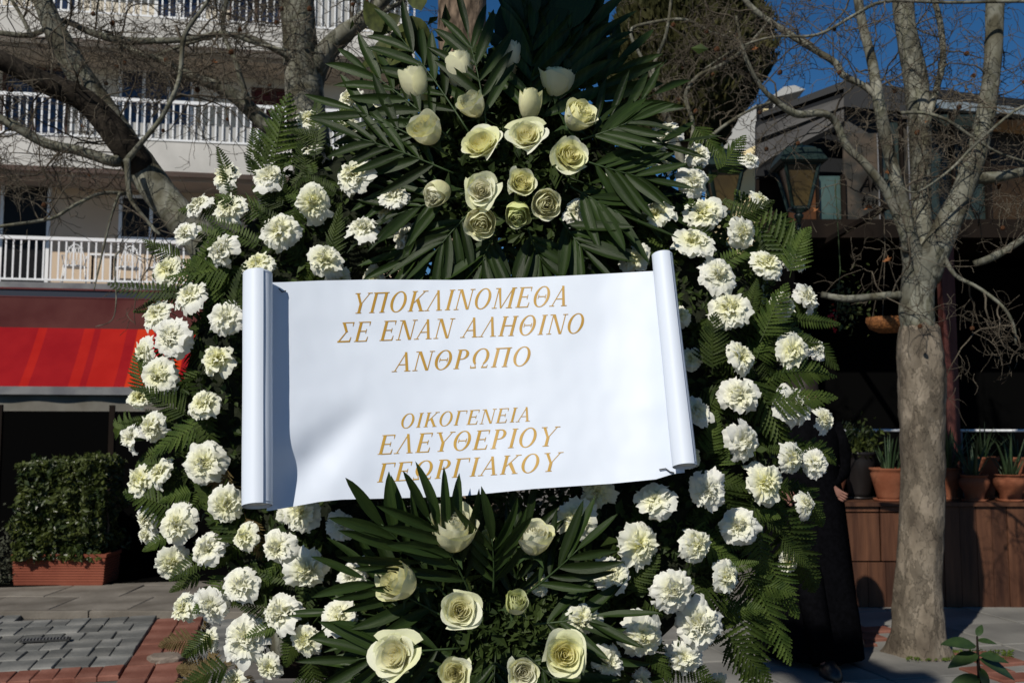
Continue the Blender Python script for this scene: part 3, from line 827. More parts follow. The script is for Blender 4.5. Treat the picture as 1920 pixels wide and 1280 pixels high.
# pale thin branches crossing in front of the cypress: a young plane behind the wreath
tree('plane_tree', 'slender bare tree whose pale thin branches cross in front of the cypress', [
    [(1300, 900, 30), (1292, 500, 24), (1280, 330, 18), (1262, 250, 14), (1240, 190, 11), (1225, 130, 8), (1250, 60, 6), (1262, -40, 4)],
    [(1280, 330, 10), (1300, 240, 8), (1285, 180, 8), (1310, 142, 8), (1350, 124, 8), (1400, 88, 7), (1450, 30, 5)],
    [(1240, 190, 8), (1215, 130, 7), (1182, 62, 6), (1216, 44, 6), (1283, 37, 6), (1330, 60, 5), (1370, 70, 3)],
    [(1290, 300, 8), (1340, 250, 7), (1400, 210, 6), (1450, 190, 4)],
    ], 6.8, 71, 5, .45, base=Vector((1.24, 6.8, 0)), nballs=12, nleaves=2, lvl=2, rmin=.0022)

# ------------------------------------------------------------------ cypress
cb = Vector((2.45, 13.5, 0))
cy = empty('cypress_tree', cb, 'tall dense dark cypress standing against the blue sky right of the wreath top', 'tree')
b = MB(); b.tube([cb, cb + Vector((0, 0, 5)), cb + Vector((0, 0, 10.5))], [.22, .16, .04], 10); b.build('trunk', M_twig, cy, True)
b = MB(); rg = random.Random(8); fr_ = P(1285, 250, 13.5)
b2 = MB()
for i in range(100000):
    z = rg.uniform(5.25, 11.5)
    a = rg.uniform(0, 2 * math.pi)
    f = (z - 5.25) / 6.25
    rad = .50 + .58 * min(1, f / .15) - 1.0 * max(0, (f - .25) / .75) ** 1.3
    rad = max(.05, rad) * (1 + .22 * noise.noise(Vector((math.cos(a) * 1.6, math.sin(a) * 1.6, z * 1.1))) + .12 * noise.noise(Vector((math.cos(a) * 5, math.sin(a) * 5, z * 4))))
    q = rad * (1 - abs(rg.gauss(0, .2)))
    p = cb + Vector((math.cos(a) * q, math.sin(a) * q, z)) + Vector((0, 0, 0))
    o_ = Vector((math.cos(a), math.sin(a), 0)); up = (o_ * rg.uniform(.1, .8) + Vector((rg.gauss(0, .25), rg.gauss(0, .25), 1))).normalized()
    sd = up.cross(Vector((rg.gauss(0, 1), rg.gauss(0, 1), .2))).normalized()
    L = rg.uniform(.07, .15); w_ = .022
    b.add([p - sd * w_, p + sd * w_, p + up * L * .6 + sd * w_ * .8, p + up * L, p + up * L * .6 - sd * w_ * .8], [(0, 1, 2, 3, 4)])
b.build('crown', M_cypress, cy, kind='stuff')

# ================================================================== RESTAURANT ON THE RIGHT
RY = 8.6
rst = empty('restaurant_pavilion', Vector((3.6, 10, 0)), 'dark restaurant pavilion with teal upper panels and sloping roof on the right', 'building')
def quad(b, ps, th=None):
    """flat slab through 4 points, with thickness backwards"""
    ps = [Vector(p) for p in ps]
    n_ = (ps[1] - ps[0]).cross(ps[2] - ps[0]).normalized()
    th = th or .03
    if n_.y > 0: n_ = -n_
    q = [p - n_ * th for p in ps]
    b.add(ps + q, [(0, 1, 2, 3), (7, 6, 5, 4), (0, 4, 5, 1), (1, 5, 6, 2), (2, 6, 7, 3), (3, 7, 4, 0)])
# interior box, the shade of the room put into its black surfaces
x0, x1 = P(1475, 700, RY + .3).x, 9.0
zt = P(1700, 440, RY).z
def slab_(name, m, c, d, par=rst): b = MB(); b.box(c, d); return b.build(name, m, par)
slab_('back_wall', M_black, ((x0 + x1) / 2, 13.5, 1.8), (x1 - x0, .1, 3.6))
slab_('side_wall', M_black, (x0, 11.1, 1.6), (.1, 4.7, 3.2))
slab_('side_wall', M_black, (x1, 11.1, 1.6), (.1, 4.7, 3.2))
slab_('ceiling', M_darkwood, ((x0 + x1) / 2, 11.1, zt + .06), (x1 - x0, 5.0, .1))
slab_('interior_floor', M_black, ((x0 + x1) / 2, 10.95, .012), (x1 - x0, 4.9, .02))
slab_('interior_shade_sheet', M_black, ((x0 + x1) / 2, RY + 1.1, 1.95), (x1 - x0, .03, 2.0))  # added black sheet standing in for the unlit room behind
# reddish posts
for px in (1780,):
    a = P(px, 700, RY - .1); slab_('post', M_woodred, (a.x, a.y, zt / 2), (.11 if px == 1780 else .08, .1, zt))
slab_('lintel', M_darkwood, ((x0 + x1) / 2, RY - .06, zt + .03), (x1 - x0, .14, .16))
# upper panels between y=430 and the roof
def panel(px0, px1, py0, py1, m, dy=0.0, name='panel', th=.03):
    b = MB(); Y = RY + dy
    quad(b, [P(px0, py1, Y), P(px1, py1, Y), P(px1, py0, Y), P(px0, py0, Y)], th); return b.build(name, m, rst)
M_teal2 = mat('pale_teal_glass', (.03, .06, .055), .3, .5, c2=(.075, .12, .11), scale=3, detail=6)
M_tan = mat('weathered_poster_board', (.016, .012, .009), .8, .2, c2=(.085, .066, .05), c3=(.03, .03, .027), scale=4, detail=8, lo=.35, hi=.65)
M_rust = mat('rust_board', (.035, .014, .006), .8, .2, c2=(.10, .04, .015), scale=3, detail=7)
panel(1480, 1532, 320, 448, M_rust, .0)
panel(1534, 1580, 330, 448, M_teal2, .0)
panel(1582, 1650, 250, 448, M_tan, .0)
panel(1654, 1690, 230, 448, M_teal, .0)
panel(1694, 1726, 220, 448, M_tan, .0)
panel(1740, 1788, 215, 448, M_teal, .0)
panel(1790, 1850, 215, 448, M_teal, .0)
panel(1856, 1990, 225, 448, mat('amber_stained_window', (.014, .009, .004), .4, .3, c2=(.04, .022, .008), scale=2), .0)
panel(1994, 2200, 225, 448, M_teal, .0)
for px, w_ in ((1533, .02), (1581, .03), (1652, .02), (1692, .02), (1733, .05), (1789, .02), (1853, .04), (1992, .03)):
    a = P(px, 448, RY); c = P(px, 215 if px > 1600 else 330, RY)
    slab_('mullion', M_darkwood, (a.x, RY - .03, (a.z + c.z) / 2), (w_, .05, c.z - a.z))
a = P(1651, 448, RY - .07); c = P(1651, 250, RY - .07)
slab_('thin_pole', M_graymetal, (a.x, a.y, (a.z + c.z) / 2), (.009, .01, c.z - a.z))
a = P(1709, 448, RY - .07); c = P(1709, 225, RY - .07)
slab_('thin_pole', M_graymetal, (a.x, a.y, (a.z + c.z) / 2), (.008, .01, c.z - a.z))
# lattice over the teal panels
b = MB()
for i in range(7):
    for s_ in (-1, 1):
        c0 = 1742 + i * 24 - 60
        a = P(c0 if s_ > 0 else c0 + 90, 440, RY - .02); c = P(c0 + 90 if s_ > 0 else c0, 225, RY - .02)
        if 1738 < min(c0, c0 + 90) and max(c0, c0 + 90) < 1852: b.bar(a, c, .008)
for i in range(5):
    a = P(1742 + i * 22, 235 + i * 10, RY - .02); b.bar(a, P(1742 + i * 22 + 40, 300 + i * 12, RY - .02), .007)
    b.bar(P(1742 + i * 22 + 40, 235 + i * 10, RY - .024), P(1742 + i * 22 - 2, 300 + i * 12, RY - .024), .007)
b.build('lattice', M_darkwood, rst, kind='stuff')
# hand-painted words on the weathered board
def stroke_text(b, s, p, ux, uz, h, w_, off):
    """simple handwritten strokes; s is a list of polylines in unit letters"""
    for k, pl in enumerate(s):
        b.tube([p + ux * (x * h) + uz * (z * h) + off * (1 + .04 * k) for x, z in pl], w_, 5)
GL = {
 'Α': ([[(0, 0), (.35, 1), (.65, 0)], [(.12, .38), (.55, .38)]], .78),
 'κ': ([[(.05, .6), (.05, 0)], [(.4, .62), (.08, .3), (.42, 0)]], .52),
 'τ': ([[(0, .58), (.42, .6)], [(.2, .58), (.2, .08), (.32, 0)]], .5),
 'ή': ([[(0, .5), (.08, .6), (.1, 0)], [(.1, .4), (.28, .62), (.42, .45), (.42, -.25)], [(.28, .78), (.38, .98)]], .6),
 'σ': ([[(.5, .6), (.2, .6), (.05, .35), (.1, .05), (.3, 0), (.42, .2), (.38, .5), (.2, .6)]], .6),
 'τ2': ([[(0, .58), (.42, .6)], [(.2, .9), (.18, .08), (.32, 0)]], .5),
 'ε': ([[(.36, .55), (.15, .62), (.08, .45), (.25, .33), (.06, .2), (.12, 0), (.36, .06)]], .46),
 'υ': ([[(0, .55), (.08, .6), (.1, .15), (.25, 0), (.42, .3), (.4, .6)]], .55),
}
def write(word, px, py, h, par, seed=0):
    b = MB(); o = P(px, py, RY - .012); x = 0
    for ch in word:
        st, ad = GL[ch]
        stroke_text(b, [[(q[0] + x + .25 * q[1], q[1]) for q in pl] for pl in st], o, Vector((1, 0, .12)), Vector((0, 0, 1)), h, h * .045, Vector((0, -.004, 0)))
        x += ad
    return b.build('painted_word', M_black, par)
write(['Α', 'κ', 'τ', 'ή'], 1612, 358, .125, rst)
write(['τ2', 'ε', 'υ'], 1612, 388, .10, rst)
# gutter and roof
b = MB(); b.bar(P(1750, 197, RY - .35), P(2150, 233, RY - .35), .07); b.build('gutter', mat('zinc_gutter', (.32, .36, .36), .35, .5, metal=.5), rst)
b = MB()
e0, e1, e2 = P(1424, 212, RY + .6), P(1582, 152, RY + .2), P(1760, 172, RY - .3)
e3 = P(2150, 215, RY - .3)
quad(b, [P(1424, 222, RY + .6), P(1582, 166, RY + .2), e1, e0], .1)
quad(b, [P(1582, 200, RY + .19), P(1758, 215, RY - .31), P(1758, 172, RY - .31), P(1582, 150, RY + .19)], .1)
quad(b, [P(1759, 200, RY - .33), P(2150, 240, RY - .33), P(2150, 212, RY - .33), P(1759, 168, RY - .33)], .1)
b.build('roof_edge', M_roofdark, rst)
b = MB()
quad(b, [P(1418, 262, RY + .5), P(1418, 236, RY + .62), P(1582, 182, RY + .22), P(1582, 200, RY + .18)], .05)
quad(b, [P(1418, 310, RY + .2), P(1418, 272, RY + .4), P(1582, 205, RY + .1), P(1582, 228, RY + .05)], .05)
quad(b, [P(1582, 290, RY + .3), P(1582, 203, RY + .3), P(1740, 215, RY + .2), P(1740, 250, RY + .2)], .05)
b.build('roof_sheet', M_roofgrey, rst)
b = MB(); quad(b, [P(1419, 335, RY + .75), P(1583, 335, RY + .75), P(1583, 164, RY + .75), P(1419, 226, RY + .75)], .05); b.build('gable_board', M_roofdark, rst)
b = MB(); quad(b, [P(1584, 300, RY + .5), P(2150, 300, RY + .5), P(2150, 216, RY + .5), P(1584, 168, RY + .5)], .05); b.build('gable_board', M_roofdark, rst)
b = MB(); quad(b, [P(1418, 330, RY + .6), P(1590, 330, RY + .6), P(1590, 190, RY + .6), P(1418, 232, RY + .6)], .05)
b.build('gable_panel', M_roofdark, rst)
b = MB(); quad(b, [P(1418, 450, RY + .9), P(1480, 450, RY + .9), P(1480, 325, RY + .9), P(1418, 325, RY + .9)], .05)
b.build('panel', M_darkwood, rst)
b = MB(); quad(b, [P(1582, 152, RY + .25), P(2150, 215, RY - .25), P(2150, 215, RY + 5), P(1582, 152, RY + 5)], .05)
b.build('roof', M_roofdark, rst)
# wooden planter wall
PB = G(1700, 1140).y; ztop = P(1700, 941, PB).z
pw = empty('wooden_planter', Vector((3.3, PB + .3, 0)), 'long brown wooden plank planter wall carrying terracotta pots on the right', 'planter')
PW0 = P(1500, 1000, PB).x; PW1 = PW0 + 4.4
b = MB(); b.box(((PW0 + PW1) / 2, PB + .33, ztop / 2 - .02), (PW1 - PW0, .6, ztop - .06)); b.build('core', M_darkwood, pw)
xj = P(1650, 1000, PB).x; xm = P(1745, 1000, PB).x
zA = P(1650, 960, PB).z; zB = P(1650, 1052, PB).z
def plank(xa, xb, za, zb_, dy=0):
    b = MB(); b.box(((xa + xb) / 2, PB + .012 + dy, (za + zb_) / 2), (xb - xa, .03, zb_ - za)); return b.build('plank', M_wood, pw)
rg = random.Random(12)
for (xa, xb) in ((PW0, xj - .006), (xj + .006, xm)):
    for (za, zb_) in ((zA + .006, ztop - .035), (zB + .006, zA - .006)):
        plank(xa, xb, za, zb_)
x = PW0
while x < xm - .05:
    w_ = rg.choice((.09, .12, .14)); xe = min(xm, x + w_); plank(x, xe - .004, .01, zB - .006); x = xe
x = xm
while x < PW1:
    w_ = rg.choice((.10, .12, .15, .13)); plank(x, x + w_ - .004, .01, ztop - .035, rg.uniform(-.003, .003)); x += w_
x = PW0
while x < PW1:
    b = MB(); b.box((x + .44, PB + .30, ztop - .015), (.874, .66, .03)); b.build('top_board', M_wood, pw); x += .88
# pots
def pot(px, py, wpx, hpx, shape, label, plant, dy=.1, seed=0, zoff=0.0, mt=None):
    rg = random.Random(seed)
    base = P(px, py, PB + dy); base.z = ztop + zoff
    Y = base.y; s_ = wpx / FPX * Y / 2; h_ = hpx / FPX * Y
    t = empty('potted_plant', base, label, 'potted plant', 'potted plants lined up on the wooden planter')
    pr = {
      'bell': [(0, 0), (.60, 0), (.62, .03), (.66, .25), (.92, .52), (1.0, .68), (.97, .80), (.80, .90), (.84, .93), (.92, .96), (.93, 1.0), (.84, 1.0), (.78, .92), (0, .9)],
      'bowl': [(0, 0), (.62, 0), (.66, .1), (.86, .55), (.97, .82), (.93, .9), (1.02, .94), (1.03, 1), (.93, 1), (.9, .9), (0, .88)],
      'jug': [(0, 0), (.55, 0), (.6, .1), (.9, .4), (.98, .6), (.8, .8), (.52, .88), (.5, .93), (.66, .96), (.66, 1), (.5, 1), (.45, .9), (0, .9)],
    }[shape]
    b = MB(); b.lathe(base + Vector((0, 0, .012)), [(r_ * s_, z * h_) for r_, z in pr], 32); pb = b.build('pot', mt or M_terra, t, True)
    b = MB(); b.lathe(base, [(0, 0), (.8 * s_, 0), (.86 * s_, .02), (.82 * s_, .02), (.7 * s_, .012), (0, .012)], 32); b.build('saucer', mt or M_terra, t, True)
    b = MB(); b.lathe(base, [(0, .012 + .9 * h_ + .004), (.74 * s_ if shape != 'jug' else .4 * s_, .012 + .9 * h_ + .004)], 20); b.build('soil', M_soil, t)
    top = base + Vector((0, 0, .9 * h_))
    if plant == 'aloe' or plant == 'snake':
        nl = 16 if plant == 'aloe' else 20
        for i in range(nl):
            a = rg.uniform(0, 6.28); L = rg.uniform(.16, .42) if plant == 'aloe' else rg.uniform(.18, .34)
            lean = rg.uniform(.05, .55); w_ = rg.uniform(.012, .022) if plant == 'aloe' else rg.uniform(.007, .012)
            d = Vector((math.cos(a), math.sin(a), 0)); b = MB(); o = top + d * rg.uniform(0, .5) * s_
            sd = Vector((-d.y, d.x, 0)); N = 7
            vs = []
            for k in range(N + 1):
                f = k / N; c = o + d * L * lean * f * (1 + .5 * f) + Vector((0, 0, L * f * (1 - .25 * lean * f)))
                ww = w_ * (1 - f) ** .6 * (1 if f > .1 else .8) + .0008
                vs += [c - sd * ww, c + d * ww * .55, c + sd * ww, c - d * ww * .15]
            fs = []
            for k in range(N):
                for j in range(4): fs.append((k * 4 + j, k * 4 + (j + 1) % 4, k * 4 + 4 + (j + 1) % 4, k * 4 + 4 + j))
            b.add(vs, fs); b.build('leaf', M_aloe, t, True)
    elif plant == 'bush':
        b = MB(); leaf_cloud(b, [top + Vector((rg.gauss(0, .09), rg.gauss(0, .07), abs(rg.gauss(.12, .08)))) for _ in range(500)], .03, rg); b.build('foliage', M_hedge, t, kind='stuff')
    return t
pot(1563, 940, 52, 92, 'jug', 'tall narrow terracotta jug next to the person, leftmost on the wooden planter', 'snake', .12, 1)
pot(1668, 939, 68, 58, 'bowl', 'wide terracotta bowl with spiky leaves just left of the tree trunk', 'snake', .14, 2)
pot(1780, 940, 44, 56, 'bell', 'dim terracotta pot in front of the red brown post right of the trunk', 'aloe', .3, 3)
pot(1828, 937, 54, 46, 'bell', 'small bell shaped terracotta pot with tall aloe, front row right of the post', 'aloe', .1, 4)
pot(1895, 940, 60, 47, 'bell', 'bell shaped terracotta pot with thick aloe stem, front row at the right edge', 'aloe', .1, 5)
pot(1845, 937, 58, 74, 'bowl', 'terracotta pot in the back row behind the small bell shaped pot', 'snake', .42, 6)
pot(1912, 940, 66, 74, 'bowl', 'terracotta pot in the back row behind the pot at the right edge', 'snake', .42, 7)
pot(1612, 939, 62, 84, 'bowl', 'dark glazed pot with bushy plant between the tall jug and the wide bowl', 'bush', .38, 8, mt=mat('dark_glaze', (.012, .010, .010), .4, .3))
# light metal rail behind the pots
rl = empty('metal_rail', Vector((3.4, PB + .7, 0)), 'thin shiny metal rail running behind the flower pots on the right', 'rail')
za = P(1700, 806, PB + .7).z
b = MB(); b.tube([(PW0, PB + .7, za), (PW1, PB + .7, za - .01)], .012, 8); b.build('bar', M_whitemetal, rl, True)
for x in (PW0 + .2, PW0 + 1.6, PW0 + 3.0, PW0 + 4.3):
    b = MB(); b.tube([(x, PB + .7, 0), (x, PB + .7, za)], .012, 8); b.build('post', M_graymetal, rl, True)
# hanging wicker bowl
hb = P(1664, 608, 7.2)
wk = empty('hanging_basket', hb, 'shallow oval wicker basket hanging beside the tree trunk', 'basket')
b = MB(); b.lathe(hb, [(0, -.065), (.07, -.06), (.13, -.03), (.155, .015), (.15, .05), (.142, .05), (.145, .015), (.12, -.02), (0, -.05)], 28, sx=1, sy=.8); b.build('bowl', M_wicker, wk, True)
for k in range(3):
    a = k * 2.1; b = MB(); b.tube([hb + Vector((.145 * math.cos(a), .116 * math.sin(a), .05)), hb + Vector((0, 0, .55)), Vector((hb.x, hb.y, 3.0))], .003, 5); b.build('cord', M_twig, wk)
b = MB(); b.box((hb.x, 7.95, 3.0), (.04, 1.6, .04)); br = b.build('hanging_beam', M_darkwood, rst)
# red flowers hanging with leaves
fl = P(1566, 600, 7.6)
rf = empty('hanging_flower', fl, 'small hanging plant with red blossoms between the wreath and the basket', 'flower')
rg = random.Random(6)
b = MB(); b.tube([fl + Vector((.03, 0, 1.1)), fl + Vector((.05, 0, .4)), fl + Vector((.02, 0, .1)), fl + Vector((0, 0, -.05))], .004, 5); b.build('stem', M_stem, rf)
b = MB(); leaf_cloud(b, [fl + Vector((rg.gauss(-.01, .018), rg.gauss(0, .02), rg.gauss(-.01, .045))) for _ in range(40)], .012, rg, ratio=.8); b.build('blossoms', M_red, rf, kind='stuff')
b = MB(); leaf_cloud(b, [fl + Vector((rg.gauss(.10, .08), rg.gauss(0, .06), rg.gauss(.12, .1))) for _ in range(160)], .022, rg); b.build('foliage', M_hedge, rf, kind='stuff')

# ------------------------------------------------------------------ lanterns
def lantern(px, py_top, hpx, Y, label, armside):
    s_ = hpx / FPX * Y
    top = P(px, py_top, Y); bot = top - Vector((0, 0, s_))
    t = empty('street_lantern', Vector((bot.x, bot.y, 0)), label, 'street lamp', 'green iron lanterns beside the restaurant')
    def ring(z, w_): return [(bot + Vector((x * w_, y * w_, z))) for x, y in ((-1, -1), (1, -1), (1, 1), (-1, 1))]
    def frus(b, levels, cap=True):
        vs = []; fs = []
        for z, w_ in levels: vs += ring(z * s_, w_ * s_)
        for i in range(len(levels) - 1):
            for j in range(4): fs.append((i * 4 + j, i * 4 + (j + 1) % 4, i * 4 + 4 + (j + 1) % 4, i * 4 + 4 + j))
        fs.append((0, 3, 2, 1)); n_ = (len(levels) - 1) * 4; fs.append((n_, n_ + 1, n_ + 2, n_ + 3))
        b.add(vs, fs)
    b = MB(); frus(b, [(.64, .24), (.665, .27), (.68, .262), (.80, .20), (.81, .17), (.83, .165), (.87, .09), (.885, .05), (.90, .055), (.92, .02)])
    b.lathe(bot, [(0, .92 * s_), (.02 * s_, .93 * s_), (.022 * s_, .955 * s_), (.008 * s_, .965 * s_), (0, 1.0 * s_)], 10)
    b.build('roof', M_lamp, t)
    z0, w0, z1_, w1 = .16, .09, .64, .19
    b = MB()
    lo, hi = ring(z0 * s_, w0 * s_), ring(z1_ * s_, w1 * s_)
    for j in range(4):
        b.bar(lo[j], hi[j], .022 * s_ * 1.4)
    for j in range(4):
        b.bar(lo[j], lo[(j + 1) % 4], .03 * s_)
        b.bar(hi[j], hi[(j + 1) % 4], .03 * s_)
    b.build('frame', M_lamp, t)
    for j in range(4):
        b = MB(); c = [lo[j].lerp(lo[(j + 1) % 4], .1), lo[j].lerp(lo[(j + 1) % 4], .9), hi[j].lerp(hi[(j + 1) % 4], .93), hi[j].lerp(hi[(j + 1) % 4], .07)]
        ctr = sum(c, Vector()) / 4; inn = (Vector((bot.x, bot.y, ctr.z)) - ctr).normalized() * .008
        b.add([p + inn for p in c] + [p + inn * 1.5 for p in c], [(0, 1, 2, 3), (7, 6, 5, 4), (0, 4, 5, 1), (1, 5, 6, 2), (2, 6, 7, 3), (3, 7, 4, 0)])
        b.build('glass_pane', M_amber, t)
    b = MB(); b.lathe(bot, [(0, -.02 * s_), (.02 * s_, 0), (.03 * s_, .04 * s_), (.05 * s_, .06 * s_), (.055 * s_, .09 * s_), (.035 * s_, .11 * s_), (.11 * s_, .145 * s_), (.11 * s_, .16 * s_), (0, .16 * s_)], 16); b.build('socket', M_lamp, t, True)
    b = MB(); px_ = bot + Vector((armside * .26, .0, -.34))
    arc = [bot + Vector((0, 0, -.01)), bot + Vector((0, 0, -.08)), bot + Vector((armside * .04, 0, -.16)), bot + Vector((armside * .12, 0, -.22)), bot + Vector((armside * .24, .0, -.24))]
    b.tube(arc, .016, 8); b.build('arm', M_lamp, t, True)
    return t, bot
l1, b1 = lantern(1494, 256, 168, 6.7, 'dark green iron lantern with amber glass, right one, before the teal panels', -1)
l2, b2 = lantern(1354, 266, 166, 6.7, 'dark green iron lantern half hidden by carnations, left one', 1)
pc = Vector(((b1.x + b2.x) / 2, 6.7, 0)); ph = b1.z - .1
lp = empty('lamp_post', pc, 'dark green iron post between the two lanterns behind the wreath', 'lamp post')
b = MB(); b.lathe(pc, [(0, 0), (.13, 0), (.13, .06), (.10, .10), (.085, .45), (.05, .55), (.042, 1.2), (.036, ph - .3), (.05, ph - .26), (.05, ph - .16), (.03, ph - .1), (.015, ph), (0, ph + .05)], 20); b.build('shaft', M_lamp, lp, True)
# distant white house
hs = empty('white_house', Vector((3.5, 24, 0)), 'white and yellow house seen between the cypress and the restaurant roof', 'building')
def hq(pxs, Y, m, name='wall', th=2.0, par=hs):
    b = MB(); quad(b, [P(x, y, Y) for x, y in pxs], th); return b.build(name, m, par)
hq([(1352, 300), (1418, 300), (1418, 196), (1352, 240)], 24, M_whiteplaster)
hq([(1352, 900), (1480, 900), (1480, 301), (1352, 301)], 24.02, M_yellowplaster)
hq([(1418, 300), (1470, 300), (1470, 196), (1418, 196)], 24.05, M_darkglass, name='dark_bay', th=1.5)
wf = hq([(1431, 234), (1441, 234), (1441, 204), (1431, 204)], 24.0, M_yellowplaster, name='window', th=.04)
hq([(1433, 231), (1439, 231), (1439, 207), (1433, 207)], 23.95, M_darkglass, name='pane', th=.02, par=wf)
hq([(1450, 234), (1453, 234), (1453, 196), (1450, 196)], 24.0, M_whiteplaster, name='frame', th=.04)
hq([(1440, 186), (1510, 168), (1490, 160), (1470, 163)], 25, M_whiteplaster, name='roof', th=1.5)
b = MB(); quad(b, [P(1352, 305, 23.7), P(1422, 270, 23.7), P(1422, 282, 23.3), P(1352, 318, 23.3)], .06); b.build('sloped_ledge', M_yellowplaster, hs)

# ------------------------------------------------------------------ young magnolia-like plant bottom right, stone and weeds bottom left
yp = G(1838, 1310); yp.y = 4.2; q = P(1838, 1290, 4.2); 
pl = empty('young_plant', Vector((q.x, 4.2, 0)), 'young broad leaved plant with a thin dark stem at the lower right corner', 'plant')
ptop = P(1832, 1192, 4.2)
b = MB(); b.tube([Vector((q.x, 4.2, 0)), q, P(1834, 1240, 4.2), ptop], [.012, .009, .007, .004], 8); b.build('stem', M_darkwood, pl, True)
def leafmesh(name, m, w=.22, fold=.12, bend=.25, n=7):
    b = MB(); vs = []; fs = []
    for i in range(n + 1):
        f = i / n; ww = w * math.sin(math.pi * min(1, f ** .8 * .97 + .015)) ** .9
        z = -bend * f * f
        vs += [(-ww, f, z + fold * ww * 1.2), (0, f, z - .002), (ww, f, z + fold * ww * 1.2)]
    for i in range(n):
        a = i * 3; fs += [(a, a + 1, a + 4, a + 3), (a + 1, a + 2, a + 5, a + 4)]
    b.add(vs, fs); return b.mesh(name, m, True)
M_mag = mat('glossy_dark_leaf', (.02, .04, .012), .35, .5, c2=(.04, .07, .02), scale=3, trans=.15)
LM = leafmesh('leaf', M_mag, .24)
for (a, c, zz) in [((1832, 1192), (1842, 1168), 1), ((1830, 1210), (1772, 1195), 0), ((1836, 1235), (1910, 1262), 0), ((1834, 1225), (1780, 1240), 0), ((1832, 1200), (1868, 1200), 0), ((1838, 1268), (1775, 1288), 0), ((1836, 1250), (1862, 1300), 0), ((1836, 1228), (1893, 1232), 0)]:
    pa = P(*a, 4.2); pc_ = P(*c, 4.2 + (-.03 if zz == 0 else .02))
    link('leaf', LM, pl, frame(pa, pc_ - pa, Vector((.1, -.6, 1)), (pc_ - pa).length))
# red broken pavers and moss round the right tree
rr_ = random.Random(9); spots = []
for (px, py) in ((1850, 1262), (1900, 1275), (1875, 1245), (1590, 1182), (1620, 1200), (1600, 1210), (1830, 1235), (1640, 1186)):
    a = G(px, py); spots.append(uv(a))
lay('red_paver', .26, .16, M_redtile, spots, h=.047, seed=31)
mo = G(1850, 1232); b = MB(); rg = random.Random(2)
b2_ = [G(rg.uniform(1700, 1900), rg.uniform(1225, 1245)) for _ in range(700)]
leaf_cloud(b, [p + Vector((0, 0, .025)) for p in b2_], .012, rg); b.build('moss', M_moss, kind='stuff')
st = G(310, 1240); b = MB()
vs = []
for k, (z, s_) in enumerate(((0, 1), (.05, 1.02), (.07, .9))):
    for j in range(12):
        a = j * math.pi / 6; rr2 = s_ * (1 + .12 * math.sin(j * 2.3 + k))
        vs.append(st + Vector((math.cos(a) * .10 * rr2, math.sin(a) * .09 * rr2, z * .6)))
fs = [(i * 12 + j, i * 12 + (j + 1) % 12, i * 12 + 12 + (j + 1) % 12, i * 12 + 12 + j) for i in range(2) for j in range(12)] + [tuple(range(24, 36))]
b.add(vs, fs); props(b.build('paving_stone', mat('pink_stone', (.16, .13, .105), .9, .1, c2=(.24, .20, .165), scale=8, bump=.6)), 'loose pinkish rough stone lying beside the red paving at lower left', 'stone')

